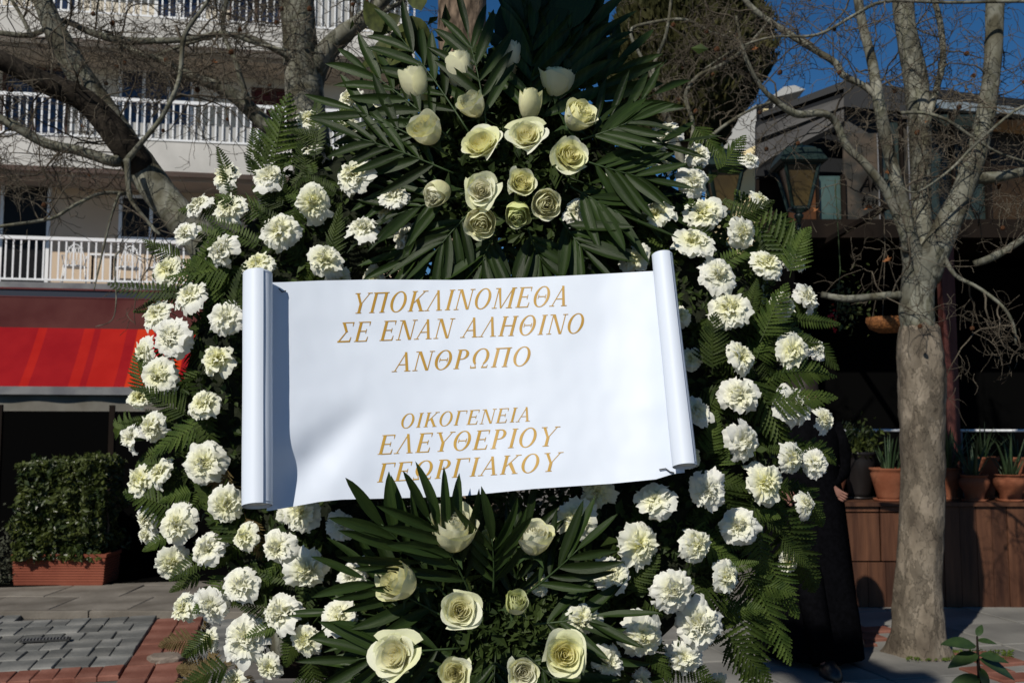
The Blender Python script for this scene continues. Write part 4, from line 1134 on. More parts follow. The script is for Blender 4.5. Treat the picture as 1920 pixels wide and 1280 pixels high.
# ================================================================== PERSON behind the wreath on the right
def person():
    fa = G(1590, 1206); fb = G(1545, 1268)
    cx = (fa.x + fb.x) / 2 - .17; cyy = (fa.y + fb.y) / 2
    root = empty('person', Vector((cx, cyy, 0)), 'person in a long black coat standing mostly hidden behind the right side of the wreath', 'person')
    H = Vector((cx, cyy, 0))
    J = {'pel': H + Vector((0, 0, .95)), 'sp': H + Vector((0, 0, 1.15)), 'ch': H + Vector((0, 0, 1.35)), 'nk': H + Vector((0, -.01, 1.47)), 'hd0': H + Vector((0, -.02, 1.56)), 'hd1': H + Vector((0, -.03, 1.64)), 'hd2': H + Vector((0, -.02, 1.70))}
    hand = P(1574, 928, cyy - .12)
    vs = []; es = []; rad = []
    def add(p, r_, par=None):
        vs.append(tuple(p)); rad.append(r_)
        if par is not None: es.append((par, len(vs) - 1))
        return len(vs) - 1
    pel = add(J['pel'], (.15, .11)); sp = add(J['sp'], (.13, .10), pel); ch = add(J['ch'], (.16, .11), sp); nk = add(J['nk'], (.055, .055), ch)
    h0 = add(J['hd0'], (.07, .075), nk); h1 = add(J['hd1'], (.078, .09), h0); h2 = add(J['hd2'], (.055, .06), h1)
    add(J['hd0'] + Vector((.0, -.105, .035)), (.014, .014), h0)     # nose
    for s_, ft in ((-1, fb), (1, fa)):
        hip = add(J['pel'] + Vector((.09 * s_, 0, -.06)), (.09, .09), pel)
        an = Vector((ft.x, ft.y, .09)); kn = (Vector(vs[hip]) + an) / 2 + Vector((0, -.03, .02))
        k = add(kn, (.045, .045), hip); a = add(an, (.03, .03), k); add(an + Vector((.02, -.1, -.05)), (.035, .03), a)
    for s_ in (-1, 1):
        sh = add(J['ch'] + Vector((.19 * s_, 0, .04)), (.055, .055), ch)
        if s_ == 1:
            el = add(H + Vector((.235, .06, 1.13)), (.043, .043), sh); wr = add(hand + Vector((-.05, .02, .05)), (.028, .024), el)
        else:
            el = add(H + Vector((-.26, 0, 1.10)), (.043, .043), sh); wr = add(H + Vector((-.2, -.2, 1.0)), (.028, .024), el)
        w0 = Vector(vs[wr]); dirn = Vector((1, -.3, -.9)).normalized() if s_ == 1 else Vector((.6, -.7, -.1)).normalized()
        sd = dirn.cross(Vector((0, 1, .2))).normalized()
        pm = add(w0 + dirn * .05, (.034, .02), wr)
        for f in range(4):
            o_ = w0 + dirn * .075 + sd * (f - 1.5) * .015
            L = (.05, .058, .054, .04)[f]
            k1 = add(o_, (.008, .008), pm); k2 = add(o_ + dirn * L * .5 + Vector((.008, -.006, 0)), (.007, .007), k1)
            add(o_ + dirn * L * .8 + Vector((.015, .012, .0)) - dirn * .01, (.007, .007), k2)
        th_ = add(w0 + dirn * .035 - sd * .035, (.011, .011), pm); add(w0 + dirn * .075 - sd * .055, (.009, .009), th_)
    me = bpy.data.meshes.new('body'); me.from_pydata(vs, es, []); me.materials.append(M_skin)
    o = bpy.data.objects.new('body', me); col.objects.link(o); o.parent = root
    me.transform(Matrix.Translation(-worg(root)))
    md = o.modifiers.new('skin', 'SKIN'); md.use_smooth_shade = True
    sv_ = me.skin_vertices[0].data
    for i, r_ in enumerate(rad): sv_[i].radius = r_; sv_[i].use_root = (i == 0)
    s2 = o.modifiers.new('sub', 'SUBSURF'); s2.levels = 1; s2.render_levels = 2
    # long coat
    b = MB(); prof = [(1.50, .075, .07), (1.46, .13, .10), (1.42, .20, .13), (1.32, .215, .145), (1.15, .205, .14), (.95, .235, .175), (.7, .26, .21), (.5, .28, .25), (.3, .30, .32), (.05, .31, .37)]
    N = 32
    for z, rx, ry in prof:
        for j in range(N):
            a = 2 * math.pi * j / N; fold = 1 + .03 * math.sin(a * 7 + z * 2) * (1.6 - z)
            b.v.append(tuple(H + Vector((rx * math.cos(a) * fold, ry * math.sin(a) * fold, z))))
    for i in range(len(prof) - 1):
        for j in range(N): b.f.append((i * N + j, i * N + (j + 1) % N, (i + 1) * N + (j + 1) % N, (i + 1) * N + j)); b.m.append(0)
    b.tube([J['ch'] + Vector((.17, 0, .06)), H + Vector((.235, .04, 1.25)), H + Vector((.24, .06, 1.12)), hand + Vector((-.055, .02, .055))], [.07, .072, .062, .036], 16)
    b.tube([J['ch'] + Vector((-.17, 0, .06)), H + Vector((-.25, 0, 1.25)), H + Vector((-.265, 0, 1.09)), H + Vector((-.21, -.18, 1.01))], [.07, .072, .066, .05], 16)
    b.build('coat', M_coat, root, True)
    for s_, ft in ((-1, fb), (1, fa)):
        b = MB(); b.tube([J['pel'] + Vector((.09 * s_, 0, -.02)), Vector(((ft.x + cx) / 2 + .03 * s_, (ft.y + cyy) / 2, .5)), Vector((ft.x, ft.y, .07))], [.11, .085, .065], 14); b.build('trouser_leg', M_coat, root, True)
        b = MB(); b.lathe(Vector((ft.x + .02, ft.y - .05, .0)), [(0, 0), (.05, 0), (.055, .03), (.045, .07), (.02, .1), (0, .1)], 16, 1.0, 2.5); b.build('shoe', M_shoe, root, True)
    b = MB(); b.lathe(J['hd1'] + Vector((0, .02, -.03)), [(.088, -.06), (.098, 0), (.09, .06), (.06, .11), (0, .13)], 20, 1, 1.12); b.build('hair', M_hair, root, True)
person()

# ------------------------------------------------------------------ unseen evergreen added behind the camera to shade wreath top and right paving
def evergreen():
    tp = P(1030, 20, 1.97)
    c = tp + S * 4.6
    base = Vector((2.2, -3.2, 0))
    t = empty('added_shade_tree', base, 'unseen evergreen tree added behind the viewpoint to shade the wreath top and the right paving', 'tree')
    b = MB(); b.tube([base, base + Vector((-.1, 0, 2)), base + Vector((-.4, .1, 4.2)), base + Vector((-.5, .1, 6))], [.16, .13, .1, .05], 12); b.build('trunk', M_brownbark, t, True)
    b = MB(); b.tube([base + Vector((-.3, .05, 3.6)), base.lerp(c, .5) + Vector((0, 0, 2.6)), c + Vector((.2, .1, .25)), c], [.07, .05, .03, .015], 10); b.build('bough', M_brownbark, t, True)
    rg = random.Random(14); b = MB()
    # axes across the sun's direction, so the clump throws its shadow on the wreath's top
    ax = Vector((math.cos(R(SUN_AZ)), -math.sin(R(SUN_AZ)), 0)); az_ = ax.cross(S).normalized()
    if az_.z < 0: az_ = -az_
    pts = []
    while len(pts) < 7000:
        q = Vector((rg.uniform(-1, 1), rg.uniform(-1, 1), rg.uniform(-1, 1)))
        if q.length > 1: continue
        pts.append(c + ax * q.x * .15 + az_ * q.y * .17 + S * q.z * .3 + az_ * .02)
    leaf_cloud(b, pts, .022, rg)
    c2 = G(1575, 1262) + S * 9.2; pts = []  # second leaf clump, added only to shade the paving at lower right
    while len(pts) < 5000:
        q = Vector((rg.uniform(-1, 1), rg.uniform(-1, 1), rg.uniform(-1, 1)))
        if q.length > 1: continue
        pts.append(c2 + ax * q.x * .52 + az_ * q.y * .20 + S * q.z * .35 + Vector((0, 0, .06 * math.sin(q.x * 9))))
    leaf_cloud(b, pts, .035, rg)
    pts = []
    for i in range(3500):
        q = Vector((rg.gauss(0, 1), rg.gauss(0, 1), rg.gauss(0, 1))).normalized() * rg.uniform(.7, 1)
        pts.append(base + Vector((-.5, .1, 5.9)) + Vector((q.x * 1.0, q.y * 1.0, q.z * .9)))
    leaf_cloud(b, pts, .08, rg)
    b.build('foliage', M_hedge, t, kind='stuff')
evergreen()
# ================================================================== WREATH
WCX, WCY, WRX, WRY = 900, 745, 640, 625
def wy(py): return 1.87 + .24 * (760 - py) / 1000.0
def rn(px, py): return math.hypot((px - WCX) / WRX, (py - WCY) / WRY)
def wd(px, py):
    r_ = rn(px, py); q = (r_ - .70) / .32
    return wy(py) - .02 + .12 * min(1.8, q * q)
wc = P(WCX, WCY, wy(WCY) + .08)
wreath = empty('funeral_wreath', wc, 'large standing oval funeral wreath of white carnations, cream roses, fern and palm leaves', 'wreath')
UPW = (P(900, 500, wy(500)) - P(900, 1000, wy(1000))).normalized()      # up, in the leaning plane
NW = Vector((1, 0, 0)).cross(UPW).normalized()
if NW.y > 0: NW = -NW                                                    # faces the camera
# core ring
b = MB(); N1, N2 = 72, 14
for i in range(N1):
    a = 2 * math.pi * i / N1
    cx_, cy_ = WCX + 425 * math.cos(a), WCY + 415 * math.sin(a)
    c = P(cx_, cy_, wy(cy_) + .10); o_ = (c - P(WCX, WCY, wy(WCY) + .10)).normalized()
    for j in range(N2):
        g_ = 2 * math.pi * j / N2; r_ = 1 + .15 * noise.noise(Vector((i * .5, j * .7, 0)))
        b.v.append(tuple(c + (o_ * .135 * math.cos(g_) + NW * .055 * math.sin(g_)) * r_))
for i in range(N1):
    for j in range(N2):
        b.f.append((i * N2 + j, i * N2 + (j + 1) % N2, ((i + 1) % N1) * N2 + (j + 1) % N2, ((i + 1) % N1) * N2 + j)); b.m.append(0)
b.build('core', M_base, wreath, True)
# dark small-leaved filler
rg = random.Random(77); b = MB(); pts = []
while len(pts) < 17000:
    a = rg.uniform(0, 2 * math.pi); r_ = math.sqrt(rg.uniform(.09, 1.0)) * .99
    px, py = WCX + WRX * r_ * math.cos(a), WCY + WRY * r_ * math.sin(a)
    if py > 1330: continue
    # irregular outline
    if r_ > .90 + .10 * noise.noise(Vector((math.cos(a) * 3, math.sin(a) * 3, 1))): continue
    if 620 < px < 1120 and 560 < py < 880: continue
    pts.append(P(px, py, wd(px, py) + .035 + rg.random() * .10))
leaf_cloud(b, pts, .011, rg, lambda p: Vector((0, -.5, .2)), ratio=.6)
b.build('filler_leaves', M_fill, wreath, kind='stuff')
b = MB(); pts = []
for (x, y, w_, h_) in ((955, 290, 190, 190), (900, 1130, 230, 170)):
    for i in range(3600):
        px, py = rg.gauss(x, w_ * .5), rg.gauss(y, h_ * .5)
        pts.append(P(px, py, wy(py) + .02 + rg.random() * .08))
leaf_cloud(b, pts, .020, rg, lambda p: Vector((0, -.4, .2)), ratio=.5)
b.build('filler_leaves', M_fill, wreath, kind='stuff')

# ------------------------------------------------------------------ fern fronds
def fern_bi(seed, m, bend, width=.42, n=15):
    rg = random.Random(seed); b = MB()
    ax = lambda t: Vector((.05 * math.sin(t * 3 + seed), t, -bend * t * t))
    b.tube([ax(i / 8) for i in range(9)], [.008 * (1 - .8 * i / 8) for i in range(9)], 4, cap=False)
    for i in range(n):
        t = .12 + .86 * i / (n - 1)
        L = width * (1 - t) ** .75 * (.85 + .3 * min(1, t * 4)) + .015
        for s_ in (-1, 1):
            an = R(62 - 25 * t) + rg.uniform(-.08, .08); o_ = ax(t + (.02 if s_ > 0 else 0))
            d = Vector((s_ * math.sin(an), math.cos(an), -.18 + rg.uniform(-.15, .15))).normalized()
            up = Vector((0, 0, 1)); sd = d.cross(up).normalized()
            k = max(3, int(L / .052))
            # one serrated, slightly folded pinna
            k = max(3, int(L / .045)); mid = []; le = []; ri = []
            for j in range(2 * k + 1):
                f = j / (2 * k); w_ = (.024 * math.sin(math.pi * min(1, f * .8 + .2)) ** .8) * (1.25 if j % 2 else .62) * (1 if L > .1 else .75) + .002
                if j == 2 * k: w_ = .001
                c = o_ + d * L * f + Vector((0, 0, -.10 * L * f * f))
                mid.append(c); le.append(c + sd * w_ + d * w_ * .5 + Vector((0, 0, w_ * .35))); ri.append(c - sd * w_ + d * w_ * .5 + Vector((0, 0, w_ * .35)))
            m_ = len(mid)
            b.add(mid + le + ri, [(i_, i_ + 1, m_ + i_ + 1, m_ + i_) for i_ in range(m_ - 1)] + [(i_ + 1, i_, 2 * m_ + i_, 2 * m_ + i_ + 1) for i_ in range(m_ - 1)])
    return b.mesh('fern_frond', m)
def fern_sword(seed, m, bend, n=19):
    rg = random.Random(seed); b = MB()
    ax = lambda t: Vector((.04 * math.sin(t * 3 + seed), t, -bend * t * t))
    b.tube([ax(i / 8) for i in range(9)], [.008 * (1 - .8 * i / 8) for i in range(9)], 4, cap=False)
    for i in range(n):
        t = .08 + .91 * i / (n - 1)
        L = .19 * math.sin(math.pi * min(1, (t * .86 + .12))) ** .8 + .01
        for s_ in (-1, 1):
            an = R(78 - 30 * t); o_ = ax(t)
            d = Vector((s_ * math.sin(an), math.cos(an), rg.uniform(-.3, .0))).normalized(); sd = d.cross(Vector((0, 0, 1))).normalized()
            w_ = .021
            b.add([o_, o_ + d * L * .3 + sd * w_, o_ + d * L * .72 + sd * w_ * .75, o_ + d * L, o_ + d * L * .68 - sd * w_ * .7, o_ + d * L * .25 - sd * w_], [(0, 1, 2, 3, 4, 5)])
    return b.mesh('fern_frond', m)
FB = [fern_bi(i, M_fern, be, wdt) for i, (be, wdt) in enumerate([(.1, .42), (.3, .36), (-.1, .46), (.5, .38)])]
FS = [fern_sword(i, M_fern, be) for i, be in enumerate([.1, .35, -.15])]
FD_ = [fern_bi(31, M_fernbrown, .2, .4), fern_bi(32, M_fernbrown, .5, .36)]
def frond(px, py, qx, qy, kind=None, dz=0.0, tipz=None, rg=rg):
    a = P(px, py, wd(px, py) + .01 + dz); c = P(qx, qy, wd(px, py) + .01 + dz + (tipz if tipz is not None else rg.uniform(-.03, .05)))
    me = rg.choice(kind or (FB + FS))
    L = (c - a).length
    n_ = NW + Vector((rg.uniform(-.35, .35), 0, rg.uniform(-.35, .35)))
    link('fern_frond', me, wreath, frame(a, c - a, n_, L, sx=L * rg.uniform(.75, 1.05)))
for f in [(345, 490, 272, 452), (350, 550, 215, 541), (362, 545, 262, 566), (262, 800, 176, 800), (434, 372, 412, 268), (478, 350, 522, 205), (470, 330, 470, 240), (500, 330, 548, 190), (590, 300, 586, 180),
          (620, 260, 655, 165), (385, 1078, 312, 1106), (420, 640, 470, 500), (290, 760, 238, 660), (330, 880, 238, 868), (330, 960, 225, 925), (320, 1010, 262, 1030), (470, 1040, 370, 880), (420, 480, 470, 640),
          (380, 720, 390, 900), (340, 700, 420, 850), (560, 450, 480, 380), (600, 470, 560, 560), (560, 380, 540, 480), (400, 1180, 330, 1240), (440, 1250, 320, 1290), (430, 900, 380, 1010), (300, 620, 340, 760)]:
    frond(*f, kind=(FS + FB))
for f in [(1500, 830, 1592, 866), (1345, 570, 1322, 730), (1330, 700, 1345, 590), (1345, 640, 1420, 700), (1530, 640, 1575, 690), (1470, 560, 1570, 600), (1450, 940, 1535, 1085), (1420, 980, 1452, 1110), (1500, 900, 1556, 1000),
          (1400, 1060, 1448, 1220), (1395, 1110, 1402, 1290), (1345, 900, 1392, 1055), (1500, 500, 1400, 350), (1430, 470, 1340, 370), (1480, 520, 1520, 420), (1400, 700, 1500, 850), (1430, 750, 1570, 730), (1390, 880, 1340, 800),
          (1320, 860, 1350, 770), (1420, 640, 1480, 540), (1420, 600, 1560, 640), (1450, 700, 1580, 700), (1250, 500, 1200, 420), (1300, 230, 1350, 300), (1300, 420, 1230, 380), (1460, 1000, 1530, 1060), (1440, 1040, 1500, 1160),
          (1360, 1180, 1440, 1290), (1300, 1270, 1370, 1330), (1240, 1230, 1330, 1275), (1180, 900, 1250, 850), (1420, 1090, 1470, 1240), (1340, 330, 1400, 260), (1440, 400, 1520, 470), (1475, 970, 1545, 1130)]:
    frond(*f, kind=FB)
for f in [(400, 880, 470, 1010), (420, 860, 395, 960), (460, 960, 500, 1060)]: frond(*f, kind=FD_)
for i in range(9):
    px, py = rg.uniform(370, 460), rg.uniform(1190, 1270); frond(px, py, px - rg.uniform(-40, 110), py + rg.uniform(-90, 60), kind=FD_, dz=.03)
n_f = 0
while n_f < 165:
    a = rg.uniform(0, 2 * math.pi); r_ = rg.uniform(.45, .95)
    px, py = WCX + WRX * r_ * math.cos(a), WCY + WRY * r_ * math.sin(a)
    if py > 1310 or (480 < px < 1290 and 500 < py < 940) or (640 < px < 1230 and py < 480): continue
    if 640 < px < 1130 and py > 950: continue
    an = a + rg.gauss(0, .8); L = rg.uniform(75, 140) * (.72 if py < 360 else 1) * (1.05 - .35 * max(0, (r_ - .75) / .2))
    frond(px, py, px + L * math.cos(an), py + L * math.sin(an) + 15 * rg.random(), dz=rg.uniform(.01, .05)); n_f += 1

# ------------------------------------------------------------------ carnations
def carnation(seed):
    rg = random.Random(seed); b = MB()
    def petal(phi, th, L, w, ph):
        NR, NA = 6, 15
        d0 = Vector((math.cos(phi), math.sin(phi), 0)); sd0 = Vector((-math.sin(phi), math.cos(phi), 0)); up = Vector((0, 0, 1))
        base = Vector((rg.uniform(-.1, .1), rg.uniform(-.1, .1), -.25)) + d0 * .03
        k1, k2 = rg.uniform(1.6, 2.8), rg.uniform(4.5, 7); p1, p2 = rg.uniform(0, 6), rg.uniform(0, 6); amp = rg.uniform(.07, .15)
        curl = rg.uniform(.0, .55)
        idx = len(b.v)
        for i in range(NR + 1):
            f = i / NR
            # path bends outward as it leaves the centre
            ang = th * (.35 + .65 * f) + curl * max(0, f - .55) ** 1.5 * 2
            r_ = L * f
            for j in range(NA + 1):
                s_ = (j / NA - .5) * 2
                wv = amp * f ** 1.6 * (math.sin(s_ * k1 * 2 + p1 + ph) + .55 * math.sin(s_ * k2 * 2 + p2))
                edge = (1 - .30 * abs(s_) ** 2.4) * (1 + (rg.uniform(-.085, .06) if i == NR else 0) + .03 * f * math.sin(s_ * 5 + p2))
                rr = r_ * edge
                a_ = ang + wv * 1.0
                wid = w * s_ * (f ** .8) * (1 + .05 * math.sin(p1))
                p = base + d0 * (rr * math.sin(a_)) + up * (rr * math.cos(a_)) + sd0 * wid * L + d0 * (wv * .25 * L)
                nv = noise.noise_vector(p * 3.2 + Vector((seed, phi, 0))) * .11 * f + noise.noise_vector(p * 8 + Vector((seed, phi * 3, 5))) * .055 * f
                b.v.append(tuple(p + nv))
        for i in range(NR):
            for j in range(NA):
                q = idx + i * (NA + 1) + j
                b.f.append((q, q + NA + 1, q + NA + 2, q + 1)); b.m.append(0)
    o_ = rg.uniform(0, 6); big = rg.uniform(.9, 1.25)
    for i in range(rg.choice((6, 7, 8, 9))): petal(o_ + i * 2 * math.pi / 8 + rg.gauss(0, .2), R(rg.uniform(72, 106)), rg.uniform(.78, 1.12), .60 * big, i)
    for i in range(7): petal(o_ + .3 + i * 2 * math.pi / 7 + rg.gauss(0, .2), R(rg.uniform(52, 74)), rg.uniform(.72, 1.05), .54 * big, i)
    for i in range(7): petal(o_ + i * 2 * math.pi / 7 + rg.gauss(0, .35), R(rg.uniform(30, 50)), rg.uniform(.76, .98), .48, i)
    for i in range(16): petal(rg.uniform(0, 6.28), R(rg.uniform(-22, 30)), rg.uniform(.62, 1.0), .36, i)
    return b
CARN = []
for s_ in range(18):
    me = carnation(100 + s_).mesh('carnation', M_carn, True); CARN.append(me)
cal = MB(); cal.lathe((0, 0, 0), [(0, -.95), (.10, -.9), (.13, -.75), (.17, -.4), (.22, -.22), (.1, -.1)], 10); cal_me = cal.mesh('calyx', M_stem, True)
CP_ = """655 185 50;578 225 48;582 277 46;425 330 62;505 333 68;587 380 72;664 328 70;372 383 54;430 390 64;527 432 70;682 430 64;348 437 54;418 470 72;483 497 66;610 488 70;
315 505 62;358 555 66;293 590 62;425 595 66;320 632 68;270 662 58;408 675 66;297 705 66;262 745 50;382 758 64;286 800 58;246 822 54;384 868 72;265 900 62;300 885 54;425 945 64;333 982 74;275 975 46;
275 1002 42;388 1028 64;323 1055 58;460 1005 56;520 1025 66;575 1068 70;345 1140 58;397 1133 66;451 1097 74;525 1150 76;458 1198 84;393 1200 44;574 1200 60;503 1250 52;440 1278 44;637 1155 68;565 958 66;
660 1078 52;640 985 50;740 368 52;722 238 46;655 238 44;757 445 60;700 520 44;640 520 40;700 210 40;540 960 40;
1250 250 56;1235 298 60;1307 290 50;1300 342 60;1232 400 64;1320 400 66;1298 455 76;1392 437 62;1190 483 60;1080 490 60;1080 395 48;1347 515 68;1437 496 64;1490 490 46;1368 578 72;1470 572 56;1513 558 56;
1275 592 40;1296 672 46;1390 668 64;1485 660 66;1530 655 46;1387 742 68;1306 770 52;1490 758 76;1545 787 48;1395 828 66;1485 860 62;1528 868 50;1300 855 40;1435 907 78;1327 920 74;1227 937 76;1120 922 64;
1510 945 52;1385 985 62;1306 1022 70;1480 1050 46;1200 1022 78;1078 975 72;1147 1077 66;1362 1082 64;1263 1107 78;1440 1110 42;1093 1160 66;1205 1193 82;1312 1168 80;1283 1235 68;1138 1240 66;1203 1278 46;
1345 1280 40;1008 1095 40;1150 340 44;1405 300 40;1425 375 40;690 1060 40;720 395 40"""
rg = random.Random(5)
for it in CP_.replace('\n', '').split(';'):
    px, py, dd = map(float, it.split())
    Y = wd(px, py) - .012
    if dd < 50: Y += .03
    if 1050 < px < 1360 and 880 < py < 990: Y -= .045
    c = P(px, py, Y); rad = dd / 2 / FPX * Y * 1.06
    ex, ez = (px - WCX) / WRX, (WCY - py) / WRY; r_ = rn(px, py)
    tilt = max(0, r_ - .62) * 1.7
    n_ = NW + Vector((1, 0, 0)) * (ex / max(r_, .1)) * tilt + UPW * (ez / max(r_, .1)) * tilt + Vector((rg.gauss(0, .32), 0, rg.gauss(0, .30) + .08))
    M = frameZ(c, n_, rad, rg.uniform(0, 6.28)) @ Matrix.Diagonal((1, rg.uniform(.86, 1.1), rg.uniform(.75, .95), 1))
    o = link('carnation', rg.choice(CARN), wreath, M)
    link('calyx', cal_me, o, Matrix(), local=True)

# ------------------------------------------------------------------ roses
def petal_patch(b, phi, Rk, H, half, flare, z0, rg, tip=.12, NU=10, NV=8, lean=0.0, close=0.0, drop=.20):
    idx = len(b.v)
    w1, w2 = rg.uniform(0, 6), rg.uniform(.02, .05)
    for i in range(NV + 1):
        v = i / NV
        for j in range(NU + 1):
            u = (j / NU - .5) * 2
            top = 1 - drop * abs(u) ** 2.8 + tip * max(0, 1 - abs(u) * 2.2) * .5
            zz = z0 + H * v * (1 + (top - 1) * v)
            prof = Rk * (.30 + .70 * math.sin(min(1, v * 1.35) * math.pi / 2) ** .8) * (1 - close * v ** 2.5)
            fl = flare * max(0, v - .45) ** 2 * 3.2 * (1 + .25 * math.sin(u * 3 + w1))
            r_ = prof + fl * (1 + .2 * abs(u)) + w2 * math.sin(u * 4 + w1) * v
            zz -= flare * max(0, v - .6) ** 2 * 2.0 * (.6 + .6 * abs(u))
            a = phi + u * half * (.55 + .45 * min(1, v * 1.6)) * (1 - .10 * v)
            b.v.append((r_ * math.cos(a) + lean * math.cos(phi) * v, r_ * math.sin(a) + lean * math.sin(phi) * v, zz))
    for i in range(NV):
        for j in range(NU):
            q = idx + i * (NU + 1) + j
            b.f.append((q, q + 1, q + NU + 2, q + NU + 1)); b.m.append(b.mi)
def rose_variant(seed, openness, m):
    """openness 0 bud .. 1 open; gives the core mesh and outer petal meshes (unit: outer radius about 1)"""
    rg = random.Random(seed); b = MB()
    b.mi = 0
    Hc = 1.15 - .15 * openness
    n_in = 12
    for k in range(n_in):
        f = k / n_in
        petal_patch(b, k * 2.2 + rg.uniform(-.2, .2), .05 + (.36 + .14 * openness) * f, Hc * (.99 - .05 * f), 1.5 - .35 * f, .01 + .05 * f * openness, -.45, rg, NU=10, NV=7, tip=.02, drop=.05, close=max(0, .5 - openness))
    for k in range(5):
        petal_patch(b, k * 2 * math.pi / 5 + rg.uniform(-.2, .2), .48 + .10 * openness, Hc * 1.0, 1.1, (.02 + .16 * openness), -.5, rg, tip=.04, drop=.09, close=max(0, .5 - openness))
    b.mi = 1
    for k in range(5):
        a = k * 2 * math.pi / 5; d = Vector((math.cos(a), math.sin(a), 0)); sd = Vector((-d.y, d.x, 0))
        o_ = Vector((0, 0, -.62)); r1 = .55
        b.add([o_, o_ + d * .3 + sd * .15 + Vector((0, 0, .02)), o_ + d * r1 + sd * .08 + Vector((0, 0, .1)), o_ + d * (r1 + .35) + Vector((0, 0, rg.uniform(-.2, .3))), o_ + d * r1 - sd * .08 + Vector((0, 0, .1)), o_ + d * .3 - sd * .15 + Vector((0, 0, .02))], [(0, 1, 2, 3, 4, 5)])
    b.lathe((0, 0, 0), [(0, -.95), (.09, -.9), (.2, -.72), (.26, -.58), (.1, -.5)], 10)
    core = b.mesh('rose', [m, M_stem], True)
    outs = []
    n_o = 6 if openness > .27 else 4
    for k in range(n_o):
        q = MB(); petal_patch(q, k * 2 * math.pi / n_o + .5 + rg.uniform(-.25, .25), (.58 + .12 * openness) * rg.uniform(.95, 1.08), Hc * rg.uniform(.95, 1.06) * (1 - .08 * openness), 1.15, (.02 + .34 * openness) * rg.uniform(.5, 1.5), -.55, rg, tip=.14, lean=.03, close=max(0, .4 - openness))
        outs.append(q.mesh('petal', m, True))
    return core, outs
RV = {'open': [rose_variant(s_, 1.0, M_rose) for s_ in (1, 2, 3)], 'half': [rose_variant(s_, .55, M_rose) for s_ in (4, 5, 6)],
      'cup': [rose_variant(s_, .28, M_rose) for s_ in (11, 12)], 'bud': [rose_variant(s_, .12, M_rose) for s_ in (7, 8)], 'green': [rose_variant(s_, .25, M_rosegreen) for s_ in (9, 10)]}
# px, py, diameter, kind, facing (screen right, screen up), depth offset
RS = [(863, 138, 62, 'bud', -.15, 1.3, 0), (782, 166, 62, 'bud', -.5, 1.2, .01), (888, 200, 56, 'half', -.6, .5, -.02), (803, 248, 66, 'half', -.5, .25, -.02), (957, 112, 52, 'bud', 0, 1.5, .03), (1045, 158, 66, 'half', .2, 1.4, .02),
      (993, 200, 50, 'bud', .1, 1.1, 0), (1082, 222, 64, 'half', .55, .3, -.02), (988, 256, 68, 'open', 0, .1, -.07), (903, 272, 76, 'open', -.25, .25, -.05), (1067, 294, 72, 'open', .35, -.1, -.05), (823, 360, 54, 'bud', -.5, -.9, -.02),
      (902, 358, 62, 'open', 0, -.25, -.07), (978, 345, 54, 'half', .2, -.1, -.07), (970, 398, 52, 'green', 0, -1.2, -.04), (1022, 382, 58, 'half', .2, -.5, -.05), (902, 412, 56, 'half', 0, -1.0, -.03),
      (850, 1000, 84, 'half', .1, .75, -.05), (1002, 1014, 64, 'half', .1, .9, -.03), (752, 1092, 76, 'half', -.8, .25, -.04), (863, 1143, 72, 'open', .15, 0, -.10), (967, 1133, 50, 'green', .2, .4, -.05), (742, 1228, 84, 'open', -.35, .1, -.06),
      (852, 1262, 58, 'half', 0, 0, -.06), (981, 1260, 56, 'half', .1, -.1, -.06), (1058, 1226, 80, 'open', .1, 0, -.06), (908, 1012, 30, 'green', .6, .6, 0)]
rg = random.Random(9)
for px, py, dd, kd, fx, fz, dz in RS:
    Y = wy(py) - .05 + dz; c = P(px, py, Y)
    vi = rg.randrange(len(RV[kd]))
    if kd == 'half' and max(abs(fx), abs(fz)) > .45: kd = 'cup'; vi = vi % 2
    core, outs = RV[kd][vi]
    ext = {'open': 1.0, 'half': .84, 'cup': .70, 'bud': .70, 'green': .74}[kd]
    rad = dd / 2 / FPX * Y / ext * (.97 if abs(fz) < .6 else 1.06)
    n_ = NW + Vector((fx, 0, 0)) + UPW * fz
    M = frameZ(c, n_, rad, rg.uniform(0, 6.28)) @ Matrix.Diagonal((1, 1, {'bud': 1.4, 'green': 1.2}.get(kd, 1.0), 1))
    o = link('rose', core, wreath, M)
    if kd == 'green': o['label'] = 'small greenish rose bud'
    for q in outs: link('petal', q, o, Matrix(), local=True)

